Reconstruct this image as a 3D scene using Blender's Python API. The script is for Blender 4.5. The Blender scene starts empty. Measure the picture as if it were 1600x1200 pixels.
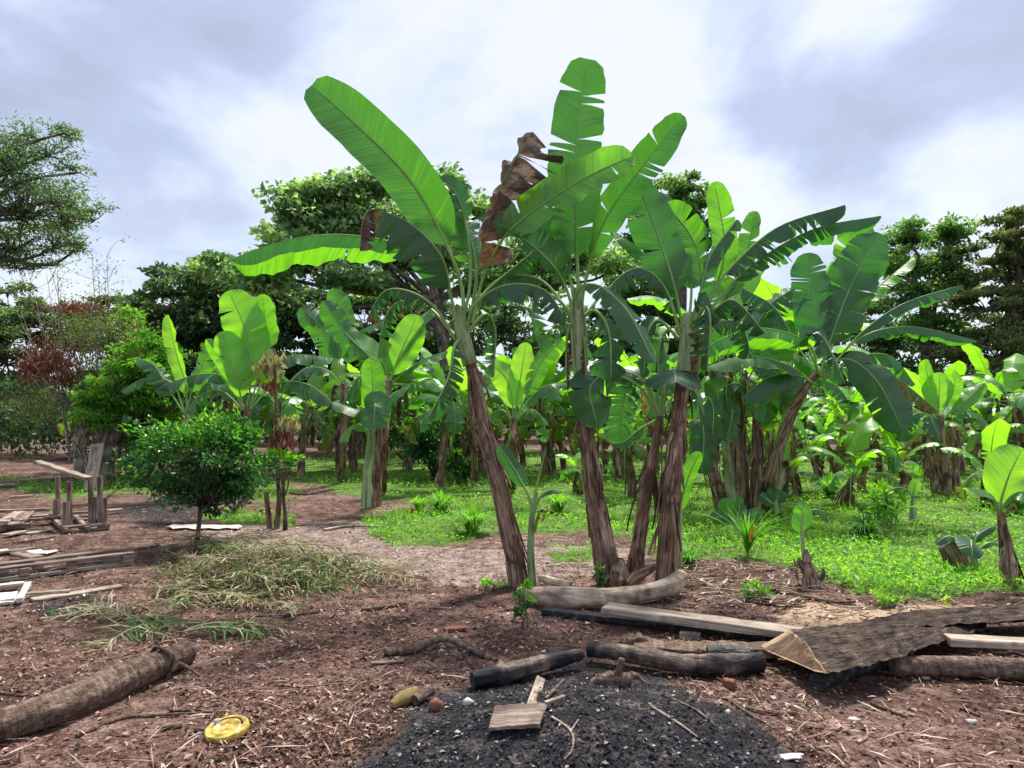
import bpy, math, random
import numpy as np
from mathutils import Vector
R = math.radians
scene = bpy.context.scene
col = scene.collection
# ---------------------------------------------------------------- camera
F = 1200.0; CZ = 1.6; HOR = 640.0; PITCH = math.atan((HOR-600)/F)
cam = bpy.data.cameras.new('camera'); cam.lens = 36*F/1600; cam.sensor_width = 36
cam.clip_end = 2000; cam.clip_start = 0.05
cam_o = bpy.data.objects.new('camera', cam); col.objects.link(cam_o)
cam_o.location = (0, 0, CZ); cam_o.rotation_euler = (R(90)+PITCH, 0, 0)
scene.camera = cam_o
# ---------------------------------------------------------------- sky and sun
SUN_EL, SUN_AZ = R(60), R(20)        # azimuth measured from +Y towards +X
w = bpy.data.worlds.new('World'); scene.world = w; w.use_nodes = True
nt = w.node_tree; nt.nodes.clear()
def N(nt, t, **k):
    n = nt.nodes.new(t)
    for a, v in k.items():
        if a == 'inp':
            for i, x in v.items(): n.inputs[i].default_value = x
        else: setattr(n, a, v)
    return n
def build_world():
    L = nt.links.new
    out = N(nt, 'ShaderNodeOutputWorld')
    sky = N(nt, 'ShaderNodeTexSky', sky_type='NISHITA', sun_disc=False, sun_elevation=SUN_EL, sun_rotation=SUN_AZ)
    bg1 = N(nt, 'ShaderNodeBackground', inp={1: 0.12}); L(sky.outputs[0], bg1.inputs[0])
    tc = N(nt, 'ShaderNodeTexCoord'); sp = N(nt, 'ShaderNodeSeparateXYZ'); L(tc.outputs['Generated'], sp.inputs[0])
    za = N(nt, 'ShaderNodeMath', operation='ABSOLUTE'); L(sp.outputs[2], za.inputs[0])
    zb = N(nt, 'ShaderNodeMath', operation='ADD', inp={1: 0.38}); L(za.outputs[0], zb.inputs[0])
    dx = N(nt, 'ShaderNodeMath', operation='DIVIDE'); L(sp.outputs[0], dx.inputs[0]); L(zb.outputs[0], dx.inputs[1])
    dy = N(nt, 'ShaderNodeMath', operation='DIVIDE'); L(sp.outputs[1], dy.inputs[0]); L(zb.outputs[0], dy.inputs[1])
    cb = N(nt, 'ShaderNodeCombineXYZ'); L(dx.outputs[0], cb.inputs[0]); L(dy.outputs[0], cb.inputs[1]); cb.inputs[2].default_value = SKYSEED
    n1 = N(nt, 'ShaderNodeTexNoise', inp={'Scale': SKYSCALE, 'Detail': 9.0, 'Roughness': 0.52, 'Distortion': 0.25}); L(cb.outputs[0], n1.inputs['Vector'])
    cr = N(nt, 'ShaderNodeValToRGB'); L(n1.outputs[0], cr.inputs[0])
    el = cr.color_ramp.elements
    el[0].position = 0.32; el[0].color = (0.34, 0.38, 0.50, 1)
    el[1].position = 0.575; el[1].color = (0.68, 0.70, 0.73, 1)
    for p, c in ((0.435, (0.41, 0.46, 0.62, 1)), (0.485, (0.50, 0.56, 0.72, 1)), (0.53, (0.60, 0.65, 0.73, 1))):
        e = el.new(p); e.color = c
    # paler towards the horizon
    mr = N(nt, 'ShaderNodeMapRange', inp={1: 0.02, 2: 0.28, 3: 0.7, 4: 0.0}); L(za.outputs[0], mr.inputs[0])
    mx = N(nt, 'ShaderNodeMix', data_type='RGBA'); L(mr.outputs[0], mx.inputs[0]); L(cr.outputs[0], mx.inputs[6]); mx.inputs[7].default_value = (0.62, 0.70, 0.80, 1)
    bg2 = N(nt, 'ShaderNodeBackground', inp={1: 1.0}); L(mx.outputs[2], bg2.inputs[0])
    ms = N(nt, 'ShaderNodeMixShader', inp={0: 0.86}); L(bg1.outputs[0], ms.inputs[1]); L(bg2.outputs[0], ms.inputs[2])
    L(ms.outputs[0], out.inputs[0])
SKYSEED = 7.3; SKYSCALE = 2.3
build_world()
sun = bpy.data.lights.new('sun', 'SUN'); sun.energy = 5.0; sun.angle = R(7); sun.color = (1.0, 0.95, 0.86)
sun_o = bpy.data.objects.new('sun', sun); col.objects.link(sun_o)
sd = Vector((math.sin(SUN_AZ)*math.cos(SUN_EL), math.cos(SUN_AZ)*math.cos(SUN_EL), math.sin(SUN_EL)))
sun_o.rotation_euler = (-sd).to_track_quat('-Z', 'Y').to_euler(); sun_o.location = (0, 0, 20)
vs = scene.view_settings; vs.view_transform = 'Standard'; vs.look = 'None'; vs.exposure = 0.5; vs.gamma = 1.0; vs.use_curve_mapping = False
scene.cycles.max_bounces = 8; scene.cycles.transparent_max_bounces = 4
scene.cycles.use_denoising = True

# ---------------------------------------------------------------- helpers
cP, sP = math.cos(PITCH), math.sin(PITCH)
def P(px, py, Y):
    """the point that stands at distance Y in front of the camera and shows at pixel px, py of the photograph"""
    a, b = (px-800)/F, (600-py)/F
    dy = cP - b*sP; dz = sP + b*cP
    k = Y/dy
    return np.array([a*k, Y, CZ + dz*k])
def proj(x, y, z):
    dy = y*cP + (z-CZ)*sP; dz = -y*sP + (z-CZ)*cP
    dy = np.maximum(dy, 0.05)
    return 800 + F*x/dy, 600 - F*dz/dy
def vnoise(x, y, seed=0, octaves=3):
    rs = np.random.RandomState(seed+77); s = 0; a = 1
    for o in range(octaves):
        for k in range(4):
            th = rs.rand()*6.28; f = (1.7**o)*(0.7+rs.rand()*0.8); ph = rs.rand()*6.28
            s = s + a*np.sin((x*math.cos(th)+y*math.sin(th))*f+ph + 0.8*np.sin((x*math.sin(th)-y*math.cos(th))*f*0.7+ph*2))
        a *= 0.6
    return s/5.0
def H(x, y):
    """height of the ground"""
    x = np.asarray(x, float); y = np.asarray(y, float)
    h = 0.022*vnoise(x*1.3, y*1.3, 1, 3) + 0.008*vnoise(x*7, y*7, 2, 3)
    h = h + 0.17*np.exp(-(((x-0.45)/0.85)**2 + ((y-3.75)/0.55)**2)**1.3)*(1+0.12*vnoise(x*5, y*5, 5))
    h = h + 0.10*np.exp(-(((x+6.5)/2.6)**2 + ((y-17.5)/1.2)**2))
    return h
def G(px, py, up=0.0):
    a, b = (px-800)/F, (600-py)/F
    dy = cP - b*sP; dz = sP + b*cP
    z = up
    for i in range(12):
        k = (z-CZ)/dz; x, y = a*k, dy*k
        z = float(H(x, y))+up
    return np.array([x, y, z])
def inpoly(px, py, poly):
    ins = np.zeros(px.shape, bool); n = len(poly); j = n-1
    for i in range(n):
        xi, yi = poly[i]; xj, yj = poly[j]
        c = ((yi > py) != (yj > py))
        with np.errstate(divide='ignore', invalid='ignore'):
            xx = (xj-xi)*(py-yi)/((yj-yi) if yj != yi else 1e-9)+xi
        ins ^= c & (px < xx); j = i
    return ins
class MB:
    def __init__(s): s.v = []; s.f = []; s.n = 0
    def add(s, v, f, mat=0, st=None, tint=0.5, dry=0.0):
        v = np.asarray(v, float).reshape(-1, 3); f = np.asarray(f, int)
        td = np.zeros((len(v), 3)); td[:, 0] = tint; td[:, 1] = dry
        st = np.zeros((len(v), 3)) if st is None else np.asarray(st, float).reshape(-1, 3)
        s.v.append((v, st, td)); s.f.append((f+s.n, mat)); s.n += len(v)
    def build(s, name, mats, parent=None, origin=None, smooth=True):
        v = np.concatenate([a[0] for a in s.v]); st = np.concatenate([a[1] for a in s.v]); td = np.concatenate([a[2] for a in s.v])
        if origin is not None: v = v-np.asarray(origin)
        me = bpy.data.meshes.new(name)
        me.vertices.add(len(v)); me.vertices.foreach_set('co', v.astype(np.float32).ravel())
        idx = np.concatenate([f.ravel() for f, m in s.f]); cnt = np.concatenate([np.full(len(f), f.shape[1]) for f, m in s.f])
        mi = np.concatenate([np.full(len(f), m) for f, m in s.f])
        me.loops.add(len(idx)); me.loops.foreach_set('vertex_index', idx.astype(np.int32))
        me.polygons.add(len(cnt)); me.polygons.foreach_set('loop_start', (np.cumsum(cnt)-cnt).astype(np.int32))
        me.polygons.foreach_set('material_index', mi.astype(np.int32))
        me.polygons.foreach_set('use_smooth', np.full(len(cnt), smooth))
        for nm, arr in (('st', st), ('td', td)):
            at = me.attributes.new(nm, 'FLOAT_VECTOR', 'POINT'); at.data.foreach_set('vector', arr.astype(np.float32).ravel())
        for m in (mats if isinstance(mats, (list, tuple)) else [mats]): me.materials.append(m)
        me.update(calc_edges=True)
        o = bpy.data.objects.new(name, me); col.objects.link(o)
        if parent is not None: o.parent = parent
        return o
def tag(o, label=None, cat=None, group=None, kind=None):
    if label: o['label'] = label
    if cat: o['category'] = cat
    if group: o['group'] = group
    if kind: o['kind'] = kind
    return o
def single(name, mb, mats, origin, label, cat, group=None, kind=None, smooth=True):
    o = mb.build(name, mats, None, origin, smooth); o.location = tuple(origin)
    return tag(o, label, cat, group, kind)
class Thing:
    def __init__(s, name, origin, label, cat, group=None):
        s.origin = np.asarray(origin, float); s.o = bpy.data.objects.new(name, None); col.objects.link(s.o)
        s.o.location = tuple(s.origin); s.o.empty_display_size = 0.2; tag(s.o, label, cat, group)
    def part(s, name, mb, mats, sub=None, label=None, smooth=True):
        o = mb.build(name, mats, sub if sub is not None else s.o, s.origin, smooth)
        if label: o['label'] = label
        return o
def dup(root, loc, rz, sc, label=None, group=None):
    r = root.copy(); col.objects.link(r); r.location = tuple(loc); r.rotation_euler = (0, 0, rz); r.scale = (sc, sc, sc)
    if label: r['label'] = label
    if group: r['group'] = group
    for ch in list(root.children):
        c = ch.copy(); col.objects.link(c); c.parent = r
        for g in list(ch.children):
            d = g.copy(); col.objects.link(d); d.parent = c
    return r
def nrm(a): return a/np.maximum(np.linalg.norm(a, axis=-1, keepdims=True), 1e-9)
def catmull(pts, n):
    p = np.asarray(pts, float)
    if len(p) == 2: return p[0]+(p[1]-p[0])*np.linspace(0, 1, n)[:, None]
    q = np.vstack([2*p[0]-p[1], p, 2*p[-1]-p[-2]])
    m = len(p)-1; out = []
    for t in np.linspace(0, m, 24*m+1):
        i = min(int(t), m-1); u = t-i; a, b, c, d = q[i:i+4]
        out.append(0.5*((2*b)+(-a+c)*u+(2*a-5*b+4*c-d)*u*u+(-a+3*b-3*c+d)*u**3))
    out = np.array(out); s = np.concatenate([[0], np.cumsum(np.linalg.norm(np.diff(out, axis=0), axis=1))])
    tt = np.linspace(0, s[-1], n)
    return np.stack([np.interp(tt, s, out[:, k]) for k in range(out.shape[1])], 1)
def frames(c):
    T = nrm(np.gradient(c, axis=0)); ref = np.array([0.31, 0.2, 0.93]) if abs(nrm(c[-1]-c[0])[2]) < 0.8 else np.array([1.0, 0.13, 0.1])
    S = nrm(np.cross(T, ref)); U = nrm(np.cross(S, T)); return T, S, U
def tube(mb, pts, rad, n=16, sides=8, mat=0, rough=0.0, seed=0, cap=None, tint=0.5, dry=0.0, ridges=0.0, flat=1.0, lump=0.0):
    """tapering tube through pts; rad at evenly spaced stations"""
    c = catmull(pts, n) if n > 2 else np.asarray(pts, float)
    n = len(c)
    r = np.interp(np.linspace(0, 1, n), np.linspace(0, 1, len(rad)), rad)
    T, S, U = frames(c); th = np.linspace(0, 2*math.pi, sides, endpoint=False)
    rs = np.random.RandomState(seed)
    rr = r[:, None]*np.ones((1, sides))
    L = np.concatenate([[0], np.cumsum(np.linalg.norm(np.diff(c, axis=0), axis=1))])
    if rough: rr = rr*(1+rough*(rs.rand(n, sides)-0.5)*2)
    if ridges: rr = rr*(1+ridges*np.sin(th*5+rs.rand()*6)[None, :]*1.0+ridges*0.6*np.sin(th*3+rs.rand()*6+L[:, None]*2)+ridges*0.5*np.sin(th[None, :]*9+L[:, None]*1.5+rs.rand()*6))
    if lump: rr = rr*(1+lump*np.sin(L*3.1/(r.mean()*8)+rs.rand()*6)+lump*0.7*np.sin(L*5.3/(r.mean()*8)+rs.rand()*6))[:, None] if False else rr*(1+lump*(np.sin(L*0.9/r.mean()*0.35+rs.rand()*6)+0.6*np.sin(L/r.mean()*0.8+rs.rand()*6)))[:, None]
    V = c[:, None, :]+S[:, None, :]*(np.cos(th)[None, :]*rr)[:, :, None]+U[:, None, :]*(np.sin(th)[None, :]*rr*flat)[:, :, None]
    st = np.zeros((n, sides, 3)); st[:, :, 0] = np.cos(th)*r[:, None]; st[:, :, 1] = np.sin(th)*r[:, None]; st[:, :, 2] = L[:, None]
    st += rs.rand(3)*7
    i = np.arange(n-1)[:, None]*sides; j = np.arange(sides)[None, :]; j2 = (j+1) % sides
    f = np.stack([i+j, i+j2, i+sides+j2, i+sides+j], -1).reshape(-1, 4)
    mb.add(V.reshape(-1, 3), f, mat, st, tint, dry)
    if cap is not None:
        for e, row in ((0, V[0]), (1, V[-1])):
            cc = row.mean(0); m = len(row); vv = np.vstack([row, row*0.55+cc*0.45+(T[0 if e == 0 else -1])*0.0, cc[None]])
            k = np.arange(m); k2 = (k+1) % m
            q = np.stack([k, k2, m+k2, m+k], -1); t = np.stack([m+k, m+k2, np.full(m, 2*m)], -1)
            if e == 0: q = q[:, ::-1]; t = t[:, ::-1]
            ra = np.concatenate([np.full(m, r[0 if e == 0 else -1]), np.full(m, r[0 if e == 0 else -1]*0.55), [0]])
            an = np.concatenate([th, th, [0]])
            s2 = np.stack([ra*np.cos(an), ra*np.sin(an), np.zeros(2*m+1)], 1)
            mb.add(vv, q, cap, s2, tint); mb.add(vv, t, cap, s2, tint)
    return c, r
def kites(mb, pos, d, nm, L, W, mat=0, tint=0.5, dry=0.0, fold=0.25, droop=0.0):
    """leaf shaped faces: pos base, d long axis, nm normal"""
    pos = np.asarray(pos, float); n = len(pos); d = nrm(d); s = nrm(np.cross(d, nm)); u = np.cross(s, d)
    L = np.broadcast_to(L, (n,))[:, None]; W = np.broadcast_to(W, (n,))[:, None]
    a = pos; b = pos+d*L*0.45+s*W*0.5+u*W*fold; c = pos+d*L-u*L*droop; e = pos+d*L*0.45-s*W*0.5+u*W*fold
    V = np.stack([a, b, c, e], 1).reshape(-1, 3)
    f = np.arange(4*n).reshape(n, 4)
    st = np.zeros((n, 4, 3)); st[:, 1, 0] = 1; st[:, 3, 0] = -1; st[:, 1, 2] = 0.5; st[:, 3, 2] = 0.5; st[:, 2, 2] = 1
    mb.add(V, f, mat, st.reshape(-1, 3), np.repeat(np.broadcast_to(tint, (n,)), 4), np.repeat(np.broadcast_to(dry, (n,)), 4))
def box(mb, p0, p1, wd, th, up=(0, 0, 1), mat=0, jit=0.0, seed=0, tint=0.5, nseg=6, capmat=None, taper=1.0, roll=0.0):
    """board from p0 to p1 (centre line), width wd across, thickness th along up"""
    p0 = np.asarray(p0, float); p1 = np.asarray(p1, float); rs = np.random.RandomState(seed)
    T = nrm(p1-p0); S = nrm(np.cross(T, up)); U = np.cross(S, T)
    if roll: S, U = S*math.cos(roll)+U*math.sin(roll), U*math.cos(roll)-S*math.sin(roll)
    ln = np.linalg.norm(p1-p0); b = min(0.12*min(wd, th), 0.006)
    prof = [(-wd/2, -th/2+b), (-wd/2+b, -th/2), (wd/2-b, -th/2), (wd/2, -th/2+b), (wd/2, th/2-b), (wd/2-b, th/2), (-wd/2+b, th/2), (-wd/2, th/2-b)]
    prof = np.array(prof); V = []; ST = []; off = rs.rand(3)*9
    for i in range(nseg+1):
        t = i/nseg; k = 1+(taper-1)*t
        c = p0+(p1-p0)*t; pj = prof*k+(rs.rand(8, 2)-0.5)*jit
        V.append(c+pj[:, :1]*S+pj[:, 1:]*U+T*((rs.rand(8, 1)-0.5)*jit*2 if i in (0, nseg) else 0)); ST.append(np.column_stack([prof[:, 0]+off[0], prof[:, 1]+off[1], np.full(8, t*ln+off[2])]))
    V = np.array(V); ST = np.array(ST)
    i = np.arange(nseg)[:, None]*8; j = np.arange(8)[None, :]; j2 = (j+1) % 8
    f = np.stack([i+j, i+j2, i+8+j2, i+8+j], -1).reshape(-1, 4)
    mb.add(V.reshape(-1, 3), f[:, ::-1], mat, ST.reshape(-1, 3), tint)
    cm = mat if capmat is None else capmat
    mb.add(V[0], [list(range(8))], cm, ST[0], tint); mb.add(V[-1], [list(range(8))[::-1]], cm, ST[-1], tint)
def rock(mb, c, size, mat=0, seed=0, rough=0.2, tint=0.5, nu=9, nv=7):
    rs = np.random.RandomState(seed); c = np.asarray(c, float); V = []; 
    k1 = rs.rand(3)*6
    for i in range(nv):
        a = math.pi*(i+0.5)/nv-math.pi/2
        for j in range(nu):
            b = 2*math.pi*j/nu
            d = np.array([math.cos(a)*math.cos(b), math.cos(a)*math.sin(b), math.sin(a)])
            d = np.sign(d)*np.abs(d)**0.75
            V.append(c+d*np.array(size)*(1+rough*math.sin(b*2+k1[0]+a)+rough*(rs.rand()-0.5)))
    V = np.array(V); f = [[i*nu+j, i*nu+(j+1) % nu, (i+1)*nu+(j+1) % nu, (i+1)*nu+j] for i in range(nv-1) for j in range(nu)]
    mb.add(V, f, mat, V-c, tint)
    mb.add(V[:nu], [list(range(nu))[::-1]], mat, V[:nu]-c, tint); mb.add(V[-nu:], [list(range(nu))], mat, V[-nu:]-c, tint)

# ---------------------------------------------------------------- materials
def newmat(name):
    m = bpy.data.materials.new(name); m.use_nodes = True; m.node_tree.nodes.clear()
    return m, m.node_tree
def attr(nt, name):
    a = N(nt, 'ShaderNodeAttribute', attribute_name=name); s = N(nt, 'ShaderNodeSeparateXYZ'); nt.links.new(a.outputs['Vector'], s.inputs[0]); return a, s
def ramp(nt, fac, stops, interp='LINEAR'):
    r = N(nt, 'ShaderNodeValToRGB'); r.color_ramp.interpolation = interp; el = r.color_ramp.elements
    while len(el) > 1: el.remove(el[-1])
    el[0].position = stops[0][0]; el[0].color = (*stops[0][1], 1)
    for p, c in stops[1:]: e = el.new(p); e.color = (*c, 1)
    nt.links.new(fac, r.inputs[0]); return r.outputs[0]
def mixc(nt, fac, a, b, mode='MIX'):
    m = N(nt, 'ShaderNodeMix', data_type='RGBA', blend_type=mode)
    for i, x in ((0, fac), (6, a), (7, b)):
        if hasattr(x, 'is_output') or isinstance(x, bpy.types.NodeSocket): nt.links.new(x, m.inputs[i])
        else: m.inputs[i].default_value = x if i == 0 else (*x, 1)
    return m.outputs[2]
def math_(nt, op, a, b=None, c=None, clamp=False):
    m = N(nt, 'ShaderNodeMath', operation=op, use_clamp=clamp)
    for i, x in enumerate((a, b, c)):
        if x is None: continue
        if isinstance(x, bpy.types.NodeSocket): nt.links.new(x, m.inputs[i])
        else: m.inputs[i].default_value = x
    return m.outputs[0]
def noise(nt, vec, scale, detail=4, rough=0.55, dist=0.0, map_scale=None):
    if map_scale is not None:
        mp = N(nt, 'ShaderNodeMapping'); mp.inputs['Scale'].default_value = map_scale; nt.links.new(vec, mp.inputs[0]); vec = mp.outputs[0]
    n = N(nt, 'ShaderNodeTexNoise', inp={'Scale': scale, 'Detail': detail, 'Roughness': rough, 'Distortion': dist}); nt.links.new(vec, n.inputs['Vector'])
    return n.outputs[0]
def bump(nt, h, strength=0.5, dist=0.01):
    b = N(nt, 'ShaderNodeBump', inp={'Strength': strength, 'Distance': dist}); nt.links.new(h, b.inputs['Height']); return b.outputs[0]
def principled(nt, color, rough=0.6, spec=0.3, normal=None):
    p = N(nt, 'ShaderNodeBsdfPrincipled')
    for i, x in (('Base Color', color), ('Roughness', rough), ('Specular IOR Level', spec)):
        if isinstance(x, bpy.types.NodeSocket): nt.links.new(x, p.inputs[i])
        else: p.inputs[i].default_value = (*x, 1) if i == 'Base Color' else x
    if normal is not None: nt.links.new(normal, p.inputs['Normal'])
    return p
def finish(nt, shader):
    o = N(nt, 'ShaderNodeOutputMaterial'); nt.links.new(shader, o.inputs[0])
def mat_fibre(name, stops, across=60, along=3, bstr=0.6, bdist=0.01, rough=0.85, spec=0.15, big=None):
    m, t = newmat(name); a, s = attr(t, 'st')
    n1 = noise(t, a.outputs['Vector'], 1.0, 6, 0.6, 0.3, (across, across, along))
    n2 = noise(t, a.outputs['Vector'], 1.0, 4, 0.6, 0.5, (across*0.2, across*0.2, along*1.6))
    h = math_(t, 'ADD', math_(t, 'MULTIPLY', n1, 0.55), math_(t, 'MULTIPLY', n2, 0.45))
    at, st = attr(t, 'td'); h = math_(t, 'ADD', math_(t, 'MULTIPLY', math_(t, 'SUBTRACT', h, 0.5), 2.0), 0.5)
    h2 = math_(t, 'ADD', h, math_(t, 'MULTIPLY', math_(t, 'SUBTRACT', st.outputs[0], 0.5), 0.35))
    c = ramp(t, h2, stops)
    if big: c = mixc(t, ramp(t, noise(t, a.outputs['Vector'], big[0], 4, 0.6), [(big[1], (0, 0, 0)), (big[2], (1, 1, 1))]), c, big[3])
    p = principled(t, c, rough, spec, bump(t, h, bstr, bdist)); finish(t, p.outputs[0]); return m
def mat_banana():
    m, t = newmat('banana_leaf_blade'); L = t.links.new
    a, s = attr(t, 'st'); d, q = attr(t, 'td'); oi = N(t, 'ShaderNodeObjectInfo')
    tint = math_(t, 'ADD', q.outputs[0], math_(t, 'MULTIPLY', math_(t, 'SUBTRACT', oi.outputs['Random'], 0.5), 0.18), clamp=True)
    veins = noise(t, a.outputs['Vector'], 1.0, 2, 0.5, 0.0, (2.0, 2.0, 75))
    broad = noise(t, a.outputs['Vector'], 1.0, 3, 0.6, 0.2, (3.0, 3.0, 9))
    v = math_(t, 'ADD', math_(t, 'MULTIPLY', math_(t, 'SUBTRACT', veins, 0.5), 0.40), math_(t, 'MULTIPLY', math_(t, 'SUBTRACT', broad, 0.5), 0.35))
    tv = math_(t, 'ADD', tint, v, clamp=True)
    green = ramp(t, tv, [(0.0, (0.030, 0.095, 0.045)), (0.45, (0.042, 0.15, 0.035)), (0.75, (0.075, 0.25, 0.03)), (1.0, (0.17, 0.40, 0.035))])
    trans = ramp(t, tv, [(0.0, (0.035, 0.20, 0.02)), (0.45, (0.085, 0.34, 0.012)), (0.75, (0.27, 0.76, 0.012)), (1.0, (0.46, 0.90, 0.03))])
    pn = noise(t, a.outputs['Vector'], 1.0, 5, 0.7, 0.4, (9.0, 9.0, 14))
    dd = math_(t, 'ADD', q.outputs[1], math_(t, 'MULTIPLY', math_(t, 'SUBTRACT', pn, 0.5), 1.1), clamp=True)
    dfac = ramp(t, dd, [(0.36, (0, 0, 0)), (0.50, (1, 1, 1))])
    dcol = ramp(t, dd, [(0.38, (0.35, 0.42, 0.03)), (0.47, (0.55, 0.33, 0.03)), (0.56, (0.20, 0.09, 0.045)), (0.72, (0.10, 0.055, 0.04)), (0.88, (0.30, 0.23, 0.18)), (1.0, (0.14, 0.09, 0.07))])
    g2 = mixc(t, dfac, green, dcol); t2 = mixc(t, dfac, trans, mixc(t, 0.45, dcol, (0, 0, 0)))
    h = math_(t, 'ADD', veins, math_(t, 'MULTIPLY', broad, 0.5))
    bp = bump(t, h, 0.6, 0.010)
    rg = math_(t, 'ADD', 0.36, math_(t, 'MULTIPLY', dfac, 0.4))
    p = principled(t, g2, rg, 1.0, bp); p.inputs['Sheen Weight'].default_value = 0.2; p.inputs['Sheen Roughness'].default_value = 0.35; p.inputs['Sheen Tint'].default_value = (0.8, 0.9, 1.0, 1)
    tr = N(t, 'ShaderNodeBsdfTranslucent'); L(t2, tr.inputs[0]); L(bp, tr.inputs['Normal'])
    ms = N(t, 'ShaderNodeMixShader', inp={0: 0.5}); L(p.outputs[0], ms.inputs[1]); L(tr.outputs[0], ms.inputs[2])
    finish(t, ms.outputs[0]); return m
def mat_leaf(name, stops, tr_gain=2.2, trf=0.4, rough=0.45, spec=0.4):
    """small leaves: colour from the leaf's own tint"""
    m, t = newmat(name); L = t.links.new
    d, q = attr(t, 'td'); geo = N(t, 'ShaderNodeNewGeometry')
    n1 = noise(t, geo.outputs['Position'], 1.3, 3, 0.6)
    f = math_(t, 'ADD', q.outputs[0], math_(t, 'MULTIPLY', math_(t, 'SUBTRACT', n1, 0.5), 0.5), clamp=True)
    c = ramp(t, f, stops)
    p = principled(t, c, rough, spec)
    g = mixc(t, 1.0, c, (tr_gain*0.95, tr_gain*1.15, tr_gain*0.45), 'MULTIPLY')
    tr = N(t, 'ShaderNodeBsdfTranslucent'); L(g, tr.inputs[0])
    ms = N(t, 'ShaderNodeMixShader', inp={0: trf}); L(p.outputs[0], ms.inputs[1]); L(tr.outputs[0], ms.inputs[2])
    finish(t, ms.outputs[0]); return m
def mat_plain(name, color, rough=0.6, spec=0.3, var=0.25, scale=20, b=0.3):
    m, t = newmat(name); tc = N(t, 'ShaderNodeTexCoord'); n = noise(t, tc.outputs['Object'], scale, 5, 0.6)
    c = mixc(t, n, tuple(x*(1-var) for x in color), tuple(min(1, x*(1+var)) for x in color))
    finish(t, principled(t, c, rough, spec, bump(t, n, b, 0.01)).outputs[0]); return m
M_LEAF = mat_banana()
M_RIB = mat_fibre('banana_midrib', [(0.2, (0.13, 0.26, 0.05)), (0.55, (0.25, 0.42, 0.12)), (0.85, (0.42, 0.55, 0.24))], 40, 2, 0.2, 0.003, 0.45, 0.4)
M_TRUNK = mat_fibre('banana_dry_trunk', [(0.16, (0.025, 0.017, 0.013)), (0.34, (0.12, 0.070, 0.045)), (0.52, (0.29, 0.19, 0.13)), (0.70, (0.48, 0.36, 0.26)), (0.88, (0.66, 0.55, 0.43))], 55, 2.4, 1.0, 0.03, 0.8, 0.2, big=(3.2, 0.52, 0.64, (0.10, 0.062, 0.048)))
M_STEM = mat_fibre('banana_green_stem', [(0.30, (0.08, 0.11, 0.04)), (0.50, (0.22, 0.31, 0.13)), (0.70, (0.40, 0.48, 0.28)), (0.85, (0.5, 0.36, 0.22))], 26, 1.4, 0.4, 0.008, 0.5, 0.35)
M_BARK = mat_fibre('tree_bark', [(0.3, (0.03, 0.024, 0.02)), (0.5, (0.10, 0.08, 0.065)), (0.7, (0.24, 0.20, 0.17))], 14, 3, 0.8, 0.03)
M_PALEBARK = mat_fibre('pale_bark', [(0.3, (0.12, 0.095, 0.075)), (0.5, (0.28, 0.24, 0.20)), (0.7, (0.50, 0.45, 0.39))], 14, 3, 0.6, 0.02)
M_LOG = mat_fibre('log_bark', [(0.18, (0.04, 0.026, 0.02)), (0.42, (0.12, 0.08, 0.06)), (0.62, (0.22, 0.155, 0.12)), (0.88, (0.38, 0.30, 0.23))], 40, 22, 1.0, 0.02)
M_PALELOG = mat_fibre('pale_log', [(0.20, (0.12, 0.08, 0.06)), (0.42, (0.30, 0.225, 0.165)), (0.6, (0.50, 0.40, 0.30)), (0.78, (0.66, 0.55, 0.43))], 20, 5, 0.8, 0.014)
M_ROUGHBARK = mat_fibre('rough_slab_bark', [(0.30, (0.012, 0.009, 0.008)), (0.48, (0.065, 0.044, 0.034)), (0.66, (0.16, 0.115, 0.09)), (0.90, (0.42, 0.36, 0.32))], 40, 7, 1.0, 0.07, big=(9, 0.5, 0.58, (0.10, 0.07, 0.055)))
M_PLANK = mat_fibre('weathered_plank', [(0.3, (0.075, 0.052, 0.043)), (0.5, (0.20, 0.145, 0.12)), (0.7, (0.36, 0.29, 0.245))], 70, 2.2, 0.5, 0.004)
M_PALE = mat_fibre('pale_sawn_wood', [(0.2, (0.13, 0.10, 0.08)), (0.5, (0.33, 0.27, 0.215)), (0.8, (0.55, 0.47, 0.39))], 60, 2, 0.5, 0.005, big=(5, 0.52, 0.68, (0.17, 0.13, 0.105)))
M_CUT = mat_fibre('fresh_cut_end', [(0.3, (0.18, 0.12, 0.075)), (0.5, (0.34, 0.24, 0.15)), (0.7, (0.50, 0.38, 0.25))], 45, 8, 0.4, 0.004)
M_HEART_SHADE = mat_fibre('heartwood_shade', [(0.3, (0.05, 0.03, 0.02)), (0.5, (0.11, 0.065, 0.042)), (0.7, (0.19, 0.115, 0.078))], 45, 8, 0.4, 0.004)  # brown inner wood, darkened to hold the shadow of the slab end's recess
M_CHAR = mat_fibre('charred_wood', [(0.3, (0.006, 0.006, 0.008)), (0.5, (0.018, 0.018, 0.024)), (0.66, (0.05, 0.05, 0.062)), (0.8, (0.17, 0.16, 0.17))], 26, 14, 1.0, 0.02, 0.55, 0.4)
M_CHARLOG = mat_fibre('half_charred_log', [(0.3, (0.03, 0.022, 0.02)), (0.5, (0.12, 0.085, 0.068)), (0.7, (0.33, 0.25, 0.20))], 22, 6, 1.0, 0.02, 0.7, 0.25, big=(2.2, 0.42, 0.52, (0.014, 0.014, 0.02)))
M_STRAW = mat_leaf('dry_frond', [(0.0, (0.06, 0.042, 0.028)), (0.35, (0.17, 0.13, 0.07)), (0.55, (0.30, 0.26, 0.15)), (0.75, (0.55, 0.48, 0.34)), (0.84, (0.16, 0.21, 0.06)), (1.0, (0.06, 0.17, 0.03))], 1.0, 0.2, 0.7, 0.2)
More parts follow.
